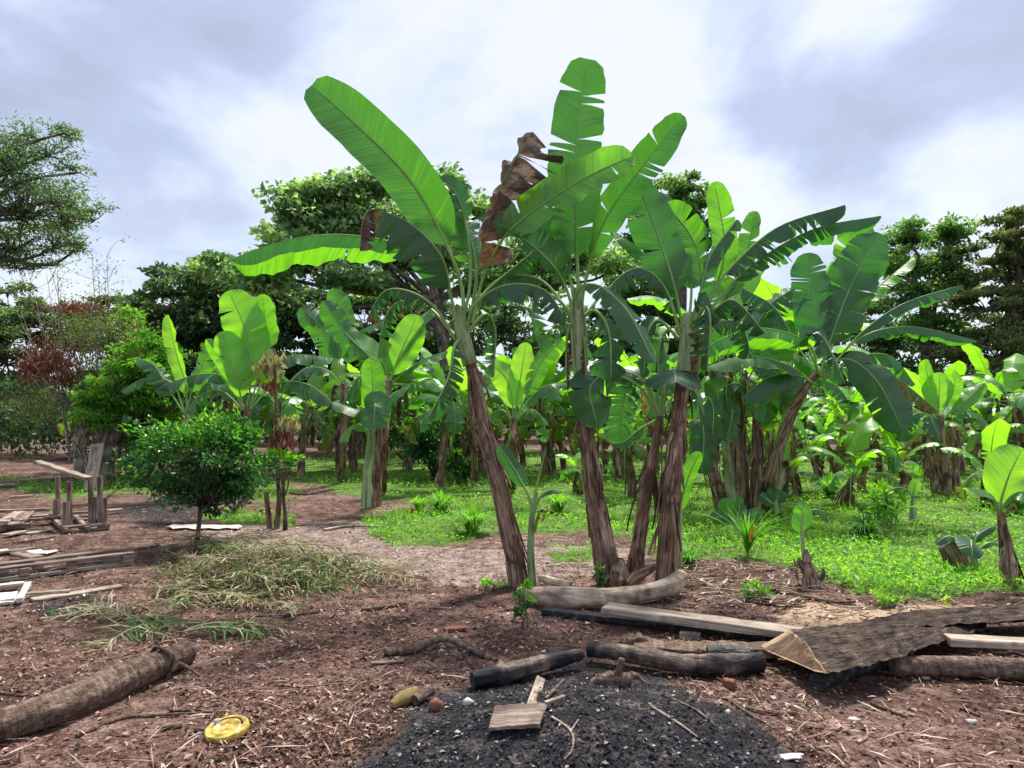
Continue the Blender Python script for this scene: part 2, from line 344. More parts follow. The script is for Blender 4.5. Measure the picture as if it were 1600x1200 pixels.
M_LITTER = mat_leaf('leaf_litter_chips', [(0.0, (0.03, 0.016, 0.013)), (0.25, (0.12, 0.058, 0.043)), (0.45, (0.26, 0.135, 0.10)), (0.65, (0.46, 0.31, 0.245)), (0.85, (0.64, 0.52, 0.45)), (1.0, (0.8, 0.74, 0.68))], 0.8, 0.1, 0.75, 0.2)
M_ASHBITS = mat_leaf('ash_bits', [(0.0, (0.01, 0.01, 0.014)), (0.6, (0.035, 0.035, 0.045)), (0.85, (0.14, 0.13, 0.14)), (1.0, (0.55, 0.5, 0.45))], 0.5, 0.05, 0.7, 0.25)
M_WEED = mat_leaf('weed_leaves', [(0.0, (0.04, 0.13, 0.018)), (0.4, (0.11, 0.28, 0.03)), (0.75, (0.25, 0.45, 0.045)), (1.0, (0.36, 0.52, 0.06))], 2.0, 0.4, 0.5, 0.3)
M_TREELEAF = mat_leaf('tree_leaves', [(0.0, (0.025, 0.06, 0.028)), (0.5, (0.07, 0.145, 0.055)), (0.8, (0.14, 0.23, 0.075)), (1.0, (0.26, 0.33, 0.10))], 2.2, 0.45)
M_BLUELEAF = mat_leaf('pale_tree_leaves', [(0.0, (0.03, 0.07, 0.035)), (0.5, (0.10, 0.18, 0.09)), (0.8, (0.22, 0.32, 0.17)), (1.0, (0.40, 0.48, 0.27))], 1.9, 0.42)
M_DARKLEAF = mat_leaf('dark_tree_leaves', [(0.0, (0.018, 0.042, 0.028)), (0.5, (0.045, 0.088, 0.045)), (0.8, (0.095, 0.155, 0.065)), (1.0, (0.18, 0.25, 0.08))], 2.0, 0.4)
M_BROWNLEAF = mat_leaf('brownish_tree_leaves', [(0.0, (0.045, 0.065, 0.03)), (0.5, (0.115, 0.145, 0.06)), (0.8, (0.19, 0.20, 0.09)), (1.0, (0.34, 0.27, 0.14))], 1.7, 0.38)
M_CITRUS = mat_leaf('citrus_leaves', [(0.0, (0.012, 0.05, 0.020)), (0.45, (0.03, 0.115, 0.025)), (0.75, (0.13, 0.33, 0.03)), (1.0, (0.36, 0.55, 0.04))], 2.2, 0.4, 0.35, 0.5)
M_RED = mat_leaf('dead_red_leaves', [(0.0, (0.10, 0.03, 0.03)), (0.5, (0.22, 0.07, 0.06)), (1.0, (0.42, 0.20, 0.17))], 1.2, 0.25, 0.7, 0.2)
M_WILT = mat_leaf('wilted_leaves', [(0.0, (0.16, 0.12, 0.06)), (0.5, (0.36, 0.30, 0.16)), (1.0, (0.55, 0.48, 0.33))], 1.2, 0.3, 0.7, 0.2)
# ================================================================ the ground
GRASS = [[(455, 716), (600, 702), (900, 700), (1300, 700), (1900, 704), (1900, 930), (1600, 925), (1500, 932), (1430, 930), (1330, 918), (1270, 895), (1180, 876), (1080, 868), (1040, 868), (1000, 838), (900, 822), (830, 830), (760, 838), (700, 848), (600, 846), (565, 820), (610, 795), (700, 788), (690, 772), (560, 778), (500, 752), (455, 752)],
         [(20, 752), (150, 745), (250, 742), (300, 745), (460, 752), (470, 772), (380, 775), (300, 768), (160, 772), (30, 768)],
         [(840, 862), (930, 858), (925, 878), (850, 880)], [(330, 800), (400, 796), (470, 800), (460, 815), (350, 818)]]
ASH = [(520, 1215), (600, 1170), (640, 1120), (650, 1085), (720, 1070), (790, 1040), (900, 1028), (980, 1044), (1030, 1042), (1090, 1085), (1110, 1120), (1190, 1135), (1230, 1180), (1380, 1300), (440, 1300)]
ASH2 = [(20, 935), (150, 925), (215, 940), (190, 968), (60, 975)]
ASH3 = [(150, 788), (300, 776), (350, 790), (320, 812), (200, 808)]
SAW = [(1190, 962), (1260, 940), (1340, 948), (1450, 938), (1570, 940), (1560, 970), (1450, 985), (1250, 990), (1180, 985)]
SLAB_SHADE = [(1190, 1075), (1290, 1050), (1400, 1060), (1420, 1085), (1330, 1110), (1220, 1110)]  # the bark slab's shade, painted into the soil with the ash colour
PINK = [(300, 815), (560, 812), (700, 850), (860, 850), (1000, 850), (1040, 880), (900, 905), (720, 915), (560, 880), (330, 850)]
def zone(x, y, polys, jit=14, reps=5, seed=3):
    px, py = proj(x, y, 0*x)
    if not isinstance(polys[0], list): polys = [polys]
    out = np.zeros(np.shape(x)); rs = np.random.RandomState(seed)
    jx = 30*vnoise(x*1.9, y*1.9, 11, 4); jy = 11*vnoise(x*2.3, y*2.3, 12, 4)
    for k in range(reps):
        ax, ay = rs.randn(2)*jit; ins = np.zeros(np.shape(x), bool)
        for p in polys: ins |= inpoly(px+jx+ax, py+jy+ay*0.45, p)
        out += ins
    return np.where(y > 1.5, out/reps, 0)
def build_ground():
    xs = np.concatenate([-np.geomspace(400, 6.1, 60), np.arange(-6, 6.001, 0.055), np.geomspace(6.1, 400, 60)])
    ys = np.concatenate([[-300, -60, -15, -4, 0, 1.2, 1.8], np.arange(2.2, 9, 0.045), np.geomspace(9.05, 45, 190), np.geomspace(48, 700, 30)])
    X, Y = np.meshgrid(xs, ys); Z = H(X, Y)
    mb = MB(); ny, nx = X.shape
    i = np.arange(ny-1)[:, None]*nx; j = np.arange(nx-1)[None, :]
    f = np.stack([i+j, i+j+1, i+nx+j+1, i+nx+j], -1).reshape(-1, 4)
    mb.add(np.stack([X, Y, Z], -1).reshape(-1, 3), f)
    g = zone(X, Y, GRASS).ravel()
    a = np.maximum(zone(X, Y, ASH, 34, 9), 0.75*np.maximum(zone(X, Y, ASH2, 10), zone(X, Y, ASH3, 8))).ravel()
    a = np.maximum(a, 0.4*zone(X, Y, SLAB_SHADE, 16).ravel())
    s = np.maximum(zone(X, Y, SAW, 20), 0.0).ravel(); pk = zone(X, Y, PINK, 20).ravel()
    v, st, td = mb.v[0]; td[:, 0] = g; td[:, 1] = a; td[:, 2] = s; st[:, 0] = pk
    o = mb.build('ground', mat_ground()); tag(o, kind='structure'); return o
def mat_ground():
    m, t = newmat('ground_soil'); L = t.links.new
    geo = N(t, 'ShaderNodeNewGeometry'); pos = geo.outputs['Position']; d, q = attr(t, 'td'); e, u = attr(t, 'st')
    big = noise(t, pos, 0.8, 4, 0.6); mid = noise(t, pos, 7, 6, 0.65, 0.4); fine = noise(t, pos, 55, 6, 0.7)
    h = math_(t, 'ADD', math_(t, 'MULTIPLY', mid, 0.5), math_(t, 'MULTIPLY', fine, 0.5))
    soil = ramp(t, math_(t, 'ADD', h, math_(t, 'MULTIPLY', math_(t, 'SUBTRACT', big, 0.5), 0.3)), [(0.38, (0.028, 0.016, 0.013)), (0.47, (0.095, 0.052, 0.041)), (0.55, (0.20, 0.12, 0.098)), (0.64, (0.40, 0.285, 0.24))])
    pink = ramp(t, h, [(0.38, (0.06, 0.04, 0.034)), (0.5, (0.24, 0.17, 0.15)), (0.62, (0.50, 0.40, 0.36))])
    saw = ramp(t, h, [(0.34, (0.20, 0.12, 0.075)), (0.5, (0.42, 0.29, 0.19)), (0.66, (0.62, 0.50, 0.35))])
    grass = ramp(t, math_(t, 'ADD', math_(t, 'MULTIPLY', h, 0.5), math_(t, 'MULTIPLY', noise(t, pos, 2.2, 5, 0.6), 0.5)), [(0.40, (0.06, 0.07, 0.025)), (0.46, (0.08, 0.12, 0.03)), (0.53, (0.10, 0.19, 0.03)), (0.64, (0.18, 0.28, 0.05))])
    ash = ramp(t, h, [(0.38, (0.006, 0.006, 0.010)), (0.49, (0.018, 0.018, 0.024)), (0.56, (0.065, 0.055, 0.055)), (0.63, (0.22, 0.18, 0.16))])
    def soft(f): return ramp(t, math_(t, 'ADD', f, math_(t, 'MULTIPLY', math_(t, 'SUBTRACT', mid, 0.5), 1.6)), [(0.34, (0, 0, 0)), (0.62, (1, 1, 1))])
    c = mixc(t, soft(u.outputs[0]), soil, pink); c = mixc(t, soft(q.outputs[2]), c, saw); c = mixc(t, soft(q.outputs[0]), c, grass); fa = ramp(t, math_(t, 'ADD', q.outputs[1], math_(t, 'MULTIPLY', math_(t, 'SUBTRACT', math_(t, 'ADD', mid, fine), 1.0), 1.7)), [(0.22, (0, 0, 0)), (0.80, (1, 1, 1))]); c = mixc(t, fa, c, ash)
    finish(t, principled(t, c, 0.9, 0.15, bump(t, h, 1.0, 0.035)).outputs[0]); return m
build_ground()
def scatter(n, seed, x0=-150, x1=1750, y0=700, y1=1230):
    """spots spread over the ground, thinning with distance"""
    rs = np.random.RandomState(seed); px = rs.uniform(x0, x1, n); py = rs.uniform(y0, y1, n)
    Y = CZ*F/(py-HOR)*1.0; X = (px-800)/F*Y
    return X, Y, rs
def litter():
    X, Y, rs = scatter(150000, 5, y0=704)
    g = zone(X, Y, GRASS, 10); a = zone(X, Y, ASH, 10); s = zone(X, Y, SAW, 10); pk = zone(X, Y, PINK, 20)
    cl = 0.5+0.5*vnoise(X*1.1, Y*1.1, 40)
    bare = np.maximum(zone(X, Y, [(0, 1100), (250, 1080), (330, 1130), (350, 1230), (0, 1230)], 20), 0.8*zone(X, Y, [(1290, 1060), (1600, 1050), (1700, 1230), (1330, 1230)], 30))
    keep = (rs.rand(len(X)) < np.clip(0.30+0.75*cl, 0.15, 1)*(1-0.72*g)*(1-0.45*a)*(1-0.75*bare)*(1-0.5*s))
    X, Y, a, pk, s = X[keep], Y[keep], a[keep], pk[keep], s[keep]; n = len(X)
    Z = H(X, Y)+rs.rand(n)*0.010+0.002
    sz = (0.006+0.020*rs.rand(n)**3.0)*(1+Y*0.045); an = rs.rand(n)*6.28
    d = np.stack([np.cos(an), np.sin(an), rs.randn(n)*0.28], 1); nm = np.stack([rs.randn(n)*0.35, rs.randn(n)*0.35, np.ones(n)], 1)
    t = np.clip(0.37+0.22*rs.randn(n)+0.24*pk+0.2*s, 0.0, 1.0)
    mb = MB(); isash = rs.rand(n) < a*0.93+0.10*(a > 0)+0.25*(zone(X, Y, ASH, 60, 8, 9) > 0)
    k = ~isash; kites(mb, np.stack([X, Y, Z], 1)[k], d[k], nm[k], sz[k]*1.7, sz[k]*(0.4+0.8*rs.rand(k.sum())), 0, t[k])
    k = isash; kites(mb, np.stack([X, Y, Z], 1)[k], d[k], nm[k], sz[k]*1.2, sz[k]*0.7, 1, np.clip(rs.rand(k.sum())**2.1, 0, 1))
    # fine twigs
    X, Y, rs = scatter(2600, 6, y0=760); g = zone(X, Y, GRASS, 10); k = rs.rand(len(X)) > np.maximum(g*0.95, 0.97*(zone(X, Y, ASH, 30) > 0)); X, Y = X[k], Y[k]; n = len(X)
    an = rs.rand(n)*6.28; L = 0.05+0.22*rs.rand(n)**2; d = np.stack([np.cos(an), np.sin(an), rs.rand(n)*0.15], 1)
    kites(mb, np.stack([X, Y, H(X, Y)+0.006+rs.rand(n)*0.015], 1), d, np.stack([rs.randn(n)*.3, rs.randn(n)*.3, np.ones(n)], 1), L, 0.006+0.006*rs.rand(n), 0, 0.3+0.5*rs.rand(n), fold=0.5)
    o = mb.build('leaf_litter', [M_LITTER, M_ASHBITS], smooth=False); tag(o, 'dry leaf litter and twigs strewn over the red brown soil', 'leaf litter', kind='stuff')
litter()
def weeds():
    mb = MB()
    X, Y, rs = scatter(80000, 8, y0=699, y1=945)
    g = zone(X, Y, GRASS, 7, 4); cl = 0.5+0.5*vnoise(X*0.9, Y*0.9, 31)
    pt = 0.5+0.5*vnoise(X*2.6, Y*1.5, 61); k = rs.rand(len(X)) < g*np.clip(0.12+1.7*pt*(0.4+cl), 0.10, 1); X, Y, cl = X[k], Y[k], cl[k]; n = len(X)
    hump = np.clip(0.55+0.5*vnoise(X*2.2, Y*2.2, 32), 0.1, 1.2); right = zone(X, Y, [(1000, 830), (1560, 870), (1560, 930), (1400, 940), (1280, 905), (1080, 880)], 8, 3)
    hh = (0.015+0.12*rs.rand(n)**1.5*hump+0.05*right*rs.rand(n))*(1+0.01*Y)
    an = rs.rand(n)*6.28; sz = (0.014+0.036*rs.rand(n)**1.6)*(1+Y*0.035)
    d = np.stack([np.cos(an), np.sin(an), 0.1+0.5*rs.rand(n)], 1); nm = np.stack([rs.randn(n)*0.5, rs.randn(n)*0.5, np.ones(n)], 1)
    t = np.clip(0.50+0.17*rs.randn(n)+0.45*(cl-0.5)+0.10*zone(X, Y, [(1250, 760), (1600, 760), (1600, 830), (1230, 830)], 30), 0, 1)
    kites(mb, np.stack([X, Y, H(X, Y)+hh], 1), d, nm, sz, sz*0.75, 0, t)
    # thin upright grass
    X, Y, rs = scatter(26000, 9, y0=699, y1=930); g = zone(X, Y, GRASS, 7, 4); cl = 0.5+0.5*vnoise(X*1.2, Y*1.2, 34)
    k = rs.rand(len(X)) < g*cl*1.2; X, Y = X[k], Y[k]; n = len(X)
    d = np.stack([rs.randn(n)*0.5, rs.randn(n)*0.5, np.ones(n)], 1); an = rs.rand(n)*6.28
    kites(mb, np.stack([X, Y, H(X, Y)], 1), d, np.stack([np.cos(an), np.sin(an), 0.3*np.ones(n)], 1), (0.07+0.12*rs.rand(n))*(1+Y*0.01), 0.007*(1+Y*0.05), 0, np.clip(0.6+0.2*rs.randn(n), 0, 1), droop=0.15)
    o = mb.build('ground_cover', [M_WEED], smooth=False); tag(o, 'low bright green weeds and grass covering the ground under the banana plants', 'ground cover', kind='stuff')
weeds()

# ================================================================ trees behind
def limb(mb, a, b, r0, r1, rs, n=7, sides=6, sag=0.0, mat=0):
    a = np.asarray(a, float); b = np.asarray(b, float); L = np.linalg.norm(b-a)
    m1 = a+(b-a)*0.35+rs.randn(3)*L*0.07+np.array([0, 0, sag*L]); m2 = a+(b-a)*0.7+rs.randn(3)*L*0.06+np.array([0, 0, sag*L*0.7])
    tube(mb, [a, m1, m2, b], [r0, (r0+r1)*0.55, r1], n, sides, mat, seed=rs.randint(9999))
def tree(name, label, Y, trunk, r, blobs, leafmat, leafsize=0.16, nleaf=14000, clumps=14, flat=0.6, seed=1, barkmat=None, tint=0.5, cat='tree', group=None, up=0.4, csize=0.42, aspect=0.6, tshell=0.55):
    """trunk: pixel path (px, py[, extra depth]); blobs: (px, py, rx, ry, extra depth, depth radius m)"""
    rs = np.random.RandomState(seed); barkmat = barkmat or M_BARK
    tp = [P(p[0], p[1], Y+(p[2] if len(p) > 2 else 0)) for p in trunk]; tp[0][2] = H(tp[0][0], tp[0][1])-0.05
    T = Thing(name, tp[0], label, cat, group)
    mb = MB(); tube(mb, tp, [r*1.35, r, r*0.8], 18, 12, 0, ridges=0.05, seed=seed); top = tp[-1]
    bb = MB(); lf = MB(); k = F/Y
    tot = sum(b[2]*b[3] for b in blobs)
    for bi, b in enumerate(blobs):
        c = P(b[0], b[1], Y+b[4]); rad = np.array([b[2]/k, b[5], b[3]/k*1.35])
        s0 = tp[-1] if bi % 2 == 0 or len(tp) < 3 else tp[-2]
        s0 = min(tp[1:], key=lambda q: np.linalg.norm(q-c)) if rs.rand() < 0.5 else s0
        base = c-np.array([0, 0, rad[2]*0.55]); limb(bb, s0, base, r*0.42, r*0.14, rs, 9, 6, 0.03)
        nc = max(4, int(1.9*clumps*len(blobs)*b[2]*b[3]/tot))
        for i in range(nc):
            u = nrm(rs.randn(3)); q = c+u*rad*(tshell+(1-tshell)*rs.rand())
            limb(bb, base+(q-base)*0.12*rs.rand(), q-np.array([0, 0, 0.1]), r*0.10, r*0.03, rs, 5, 4)
            cs = csize*0.72*(0.6+0.8*rs.rand())*min(rad[0], max(rad[1], rad[2]))*np.array([1.0, 1.0, flat])
            m = int(nleaf/(1.9*clumps*len(blobs))*(0.6+0.8*rs.rand()))
            g = np.clip(rs.randn(m, 3), -1.9, 1.9)*0.55; g[:, 2] = np.abs(g[:, 2])*0.9-0.25
            pos = q+g*cs
            d = nrm(g*np.array([1, 1, 0.5])+rs.randn(m, 3)*0.6-np.array([0, 0, 0.25])); nm = rs.randn(m, 3)*0.6+np.array([0, 0, up])
            L = leafsize*(0.55+0.9*rs.rand(m)); tc = tint+0.17*rs.randn()
            kites(lf, pos, d, nm, L, L*aspect, 0, np.clip(tc+0.14*rs.randn(m), 0, 1))
    T.part('trunk', mb, [barkmat]); T.part('branches', bb, [barkmat]); T.part('crown', lf, [leafmat], smooth=False)
    return T
def wood_mass(name, label, pts, leafmat, n, size, seed, tint=0.4):
    """far undergrowth that reads as one mass: leaves over humps between x ranges"""
    mb = MB(); rs = np.random.RandomState(seed)
    for (px0, px1, pyt, Yd, dep) in pts:
        m = int(n*(px1-px0)/1000.0); px = rs.uniform(px0, px1, m); y = Yd+rs.rand(m)*dep
        x = (px-800)/F*Yd; hz = CZ+(HOR-pyt)/F*Yd
        top = hz*(0.78+0.22*vnoise(x*0.9, y*0.5, seed)); z = top*np.sqrt(rs.rand(m))
        pos = np.stack([x, y, np.maximum(z, 0.05)], 1); d = rs.randn(m, 3)-np.array([0, 0, .3]); nm = rs.randn(m, 3)*0.6+np.array([0, -0.4, 0.7]); L = size*(0.5+rs.rand(m))*Yd/25
        kites(mb, pos, d, nm, L, L*0.5, 0, np.clip(tint+0.14*vnoise(x*1.4, z*1.6, seed+3)+0.15*rs.randn(m), 0, 1))
    o = mb.build(name, [leafmat], smooth=False); tag(o, label, 'undergrowth', kind='stuff')
# the left big tree, its trunk outside the frame
tree('tree', 'tall feathery tree reaching in from the left edge of the photo', 15.0, [(-150, 745), (-140, 560), (-110, 430), (-60, 330)], 0.15,
     [(15, 240, 62, 42, 0, .9), (75, 225, 46, 26, 0.5, .7), (40, 310, 88, 45, 0, 1.2), (105, 320, 52, 35, -0.5, .9), (20, 370, 60, 34, 0.3, 1.1), (85, 370, 48, 22, 0.3, .8), (-60, 300, 70, 60, 0, 1.1), (-20, 400, 70, 22, 0, .9), (148, 335, 26, 14, 0, .5), (118, 262, 24, 12, 0, .4), (100, 200, 24, 12, 0, .4), (115, 385, 30, 10, 0, .5), (30, 412, 60, 10, 0, .6)],
     M_DARKLEAF, 0.075, 25000, 15, 0.7, 11, tint=0.70, up=0.7, csize=0.46, aspect=0.34, tshell=.2)
tree('tree', 'grey green tree low at the left edge, below the tall feathery one', 19.0, [(-40, 735), (-30, 600), (-5, 520)], 0.22,
     [(10, 480, 62, 30, 0, 1.4), (70, 500, 40, 22, 0.5, 1.0), (10, 545, 60, 34, 0, 1.2), (-50, 520, 60, 60, 0, 1.3)], M_DARKLEAF, 0.12, 15000, 12, 0.6, 12, tint=0.62, aspect=0.4)
tree('tree', 'small distant round tree on the horizon left of the dark domed tree', 52.0, [(195, 690), (198, 560), (200, 510)], 0.3,
     [(180, 492, 40, 26, 0, 2), (215, 485, 34, 20, 0, 2), (200, 530, 70, 30, 0, 2.5), (130, 520, 50, 30, 0, 2.5)], M_DARKLEAF, 0.30, 9000, 12, 0.7, 13, tint=0.60)
tree('tree', 'dark domed evergreen tree behind the lime upright banana leaves', 28.0, [(330, 705), (335, 580), (350, 500)], 0.3,
     [(290, 475, 68, 48, 0, 2.2), (360, 440, 62, 42, 0.5, 2.2), (420, 470, 60, 50, 0.5, 2), (260, 530, 62, 42, 0, 2), (340, 540, 90, 60, 0.5, 2.2), (430, 540, 60, 60, 1, 2)], M_DARKLEAF, 0.20, 32000, 15, 0.6, 14, tint=0.50)
tree('tree', 'wide spreading tree with grey limbs and layered broad leaves behind the leaning banana', 21.0, [(705, 712), (700, 600), (690, 520), (680, 470)], 0.19,
     [(470, 310, 55, 22, 0, 1.2), (540, 300, 60, 22, 0.4, 1.4), (440, 380, 50, 18, -.4, 1.1), (500, 355, 50, 20, 0, 1.2), (330, 425, 40, 18, 0, 1.0), (400, 440, 70, 18, 0, 1.2), (480, 410, 60, 22, .5, 1.2), (600, 290, 50, 20, 1, 1.3), (690, 290, 42, 22, 0.5, 1.2), (650, 345, 60, 22, 0.5, 1.4), (560, 440, 70, 20, 0, 1.3), (740, 330, 40, 18, 0.5, 1), (830, 400, 70, 20, 0, 1.2), (770, 440, 60, 20, 0.4, 1.2), (900, 400, 60, 22, -.3, 1.2), (960, 410, 48, 18, 0, 1.1), (860, 440, 70, 18, 1, 1.2), (560, 360, 70, 26, .6, 1.3), (500, 320, 60, 22, .3, 1.2), (620, 400, 70, 22, .6, 1.3), (700, 400, 60, 22, .8, 1.2), (450, 345, 40, 16, .2, 1.0)],
     M_BLUELEAF, 0.17, 27000, 13, 0.65, 15, tint=0.66, barkmat=M_BARK, up=0.7, csize=0.5, aspect=0.7, tshell=0.15)
tree('tree', 'tall green tree whose rounded top shows right of the centre banana leaves', 30.0, [(1060, 700), (1062, 520), (1065, 400)], 0.28,
     [(1055, 320, 42, 38, 0, 1.5), (1085, 345, 40, 40, 0, 1.4), (1020, 350, 40, 34, 0, 1.4), (1060, 400, 62, 40, 0, 1.7), (990, 430, 50, 50, 0, 1.7)], M_TREELEAF, 0.16, 20000, 14, 0.7, 16, tint=0.52)
tree('tree', 'airy green tree with gaps of sky behind the right banana plant', 27.0, [(1455, 705), (1450, 560), (1445, 470)], 0.24,
     [(1420, 365, 44, 20, 0, 1.2), (1480, 360, 40, 20, 0.5, 1.2), (1400, 410, 46, 22, 0, 1.4), (1465, 410, 55, 22, 0.6, 1.3), (1430, 460, 60, 20, 0, 1.3), (1500, 445, 40, 20, 0, 1.3), (1450, 510, 55, 22, 0, 1.3), (1500, 540, 48, 30, 0, 1.3)], M_TREELEAF, 0.13, 24000, 15, 0.7, 17, tint=0.62, up=0.6, tshell=0.2)
tree('tree', 'olive brown tree filling the right edge of the photo', 25.0, [(1585, 712), (1580, 560), (1590, 460)], 0.3,
     [(1575, 350, 36, 24, 0, 1.2), (1620, 370, 50, 40, 0, 1.5), (1545, 395, 40, 22, 0.4, 1.3), (1590, 430, 54, 26, 0, 1.4), (1540, 470, 46, 24, 0, 1.4), (1595, 500, 60, 30, 0.4, 1.5), (1560, 545, 70, 30, 0, 1.6), (1660, 450, 60, 80, 0, 1.6), (1510, 570, 50, 26, 0, 1.5)], M_BROWNLEAF, 0.12, 44000, 13, 0.6, 18, tint=0.50, up=0.6)
tree('tree', 'dark leafy tree between the airy green tree and the centre bananas', 31.0, [(1240, 700), (1245, 590), (1250, 540)], 0.26,
     [(1180, 520, 70, 50, 0, 1.8), (1270, 500, 60, 40, 0, 1.8), (1340, 530, 60, 50, 0, 1.8), (1400, 570, 70, 50, 0, 1.8), (1220, 590, 90, 50, 0, 1.8)], M_DARKLEAF, 0.20, 18000, 12, 0.6, 19, tint=0.45)
tree('tree', 'dark leafy tree showing between the two leaning banana trunks', 30.0, [(800, 702), (810, 600), (820, 540)], 0.26,
     [(740, 520, 70, 40, 0, 1.8), (830, 520, 80, 42, 0, 1.8), (930, 530, 70, 40, 0, 1.8), (1000, 520, 60, 50, 0, 1.8), (1080, 540, 70, 50, 0, 1.8)], M_DARKLEAF, 0.20, 18000, 12, 0.6, 20, tint=0.5)
tree('tree', 'dark tree behind the row of bananas left of the leaning trunk', 29.0, [(560, 702), (565, 600), (575, 540)], 0.26,
     [(500, 500, 60, 34, 0, 1.8), (580, 510, 70, 36, 0, 1.8), (650, 500, 60, 40, 0, 1.8), (620, 570, 90, 44, 0, 1.8), (520, 580, 70, 50, 0, 1.8)], M_DARKLEAF, 0.20, 18000, 12, 0.6, 21, tint=0.5)
wood_mass('undergrowth', 'dark tangled undergrowth along the far edge of the plantation', [(-400, 250, 600, 24, 5), (200, 700, 590, 33, 6), (600, 1250, 590, 36, 6), (1200, 2100, 590, 36, 7), (-500, 2200, 560, 48, 8)], M_DARKLEAF, 24000, 0.20, 51, 0.42)
# the trunk of a far pale tree left
def bare_shrub():
    rs = np.random.RandomState(5); o = P(140, 738, 18.0); o[2] = H(o[0], o[1])
    T = Thing('shrub', o, 'half bare grey shrub with thin upright twigs and clumps of dead red leaves', 'shrub')
    mb = MB(); red = MB(); gr = MB()
    for i in range(34):
        tx = rs.uniform(10, 215); ty = rs.uniform(395, 600); e = P(tx, ty, 18+rs.uniform(-1.2, 1.2)); b = o+np.array([rs.uniform(-.4, .4), rs.uniform(-.3, .3), 0.2+rs.rand()])
        mid = b+(e-b)*0.5+np.array([(tx-120)*0.002, 0, -0.15]); tube(mb, [b, mid, e], [0.022, 0.012, 0.004], 9, 4, seed=i)
        for k in range(7):
            s = mid+(e-mid)*rs.rand(); q = s+np.array([rs.randn()*0.3, rs.randn()*.2, 0.15+rs.rand()*0.5]); tube(mb, [s, (s+q)/2+rs.randn(3)*0.04, q], [0.008, 0.005, 0.003], 4, 3, seed=k)
            if ty < 480:
                m = 10; kites(gr, q+rs.randn(m, 3)*np.array([.12, .1, .06]), rs.randn(m, 3), rs.randn(m, 3)+np.array([0, 0, 1]), 0.06, 0.03, 0, 0.6+0.2*rs.randn(m).clip(-1, 1))
    for (px, py, rx, ry, m) in ((80, 560, 44, 32, 1500), (120, 588, 36, 14, 500), (120, 478, 44, 9, 420), (50, 575, 26, 18, 400)):
        pos = np.stack([P(px+rs.randn()*rx*0.5, py+rs.randn()*ry*0.5, 18+rs.randn()*0.35) for _ in range(m)])
        kites(red, pos, rs.randn(m, 3)*0.5-np.array([0, 0, 1]), rs.randn(m, 3), 0.13, 0.035, 0, np.clip(0.45+0.25*rs.randn(m), 0, 1))
    for (px, py, rx, ry, m) in ((150, 520, 60, 40, 1500), (170, 600, 60, 50, 2600), (60, 630, 60, 30, 1200), (210, 540, 40, 40, 1500), (200, 660, 50, 40, 1600)):
        pos = np.stack([P(px+rs.randn()*rx*0.5, py+rs.randn()*ry*0.5, 18+rs.randn()*0.6) for _ in range(m)])
        kites(gr, pos, rs.randn(m, 3), rs.randn(m, 3)*.6+np.array([0, 0, .7]), 0.09, 0.04, 0, np.clip(0.55+0.2*rs.randn(m), 0, 1))
    T.part('twigs', mb, [M_PALEBARK]); T.part('dead_leaves', red, [M_RED], smooth=False); T.part('leaves', gr, [M_BROWNLEAF], smooth=False)
bare_shrub()
tree('tree', 'bushy tree with a thick brown trunk behind the leaning pale board', 16.6, [(170, 760), (172, 715), (178, 680), (190, 630)], 0.19,
     [(190, 600, 44, 30, 0, .8), (230, 560, 40, 30, 0.3, .8), (160, 640, 40, 26, 0, .7), (215, 650, 44, 30, 0.3, .8), (250, 620, 36, 40, 0.4, .8), (250, 690, 40, 34, 0.3, .8)], M_WEED, 0.11, 16000, 12, 0.6, 24, tint=0.34, aspect=0.45)
tree('tree', 'feathery bright green tree beside the half bare shrub', 18.6, [(225, 745), (222, 640), (215, 560)], 0.07,
     [(190, 530, 34, 12, 0, .7), (230, 545, 40, 10, 0, .7), (260, 555, 30, 12, 0, .7), (190, 500, 26, 16, 0, .6), (150, 600, 30, 18, 0, .6)], M_WEED, 0.12, 5000, 12, 0.4, 25, tint=0.55, aspect=0.35)
t0 = MB(); bs = P(125, 733, 19.5); tube(t0, [bs-np.array([0, 0, .1]), P(124, 690, 19.5), P(126, 640, 19.6), P(120, 590, 19.6)], [0.15, 0.12, 0.10], 12, 10, ridges=0.05)
single('bare_trunk', t0, [M_PALEBARK], bs, 'pale grey trunk standing left of the leaning board', 'tree trunk')

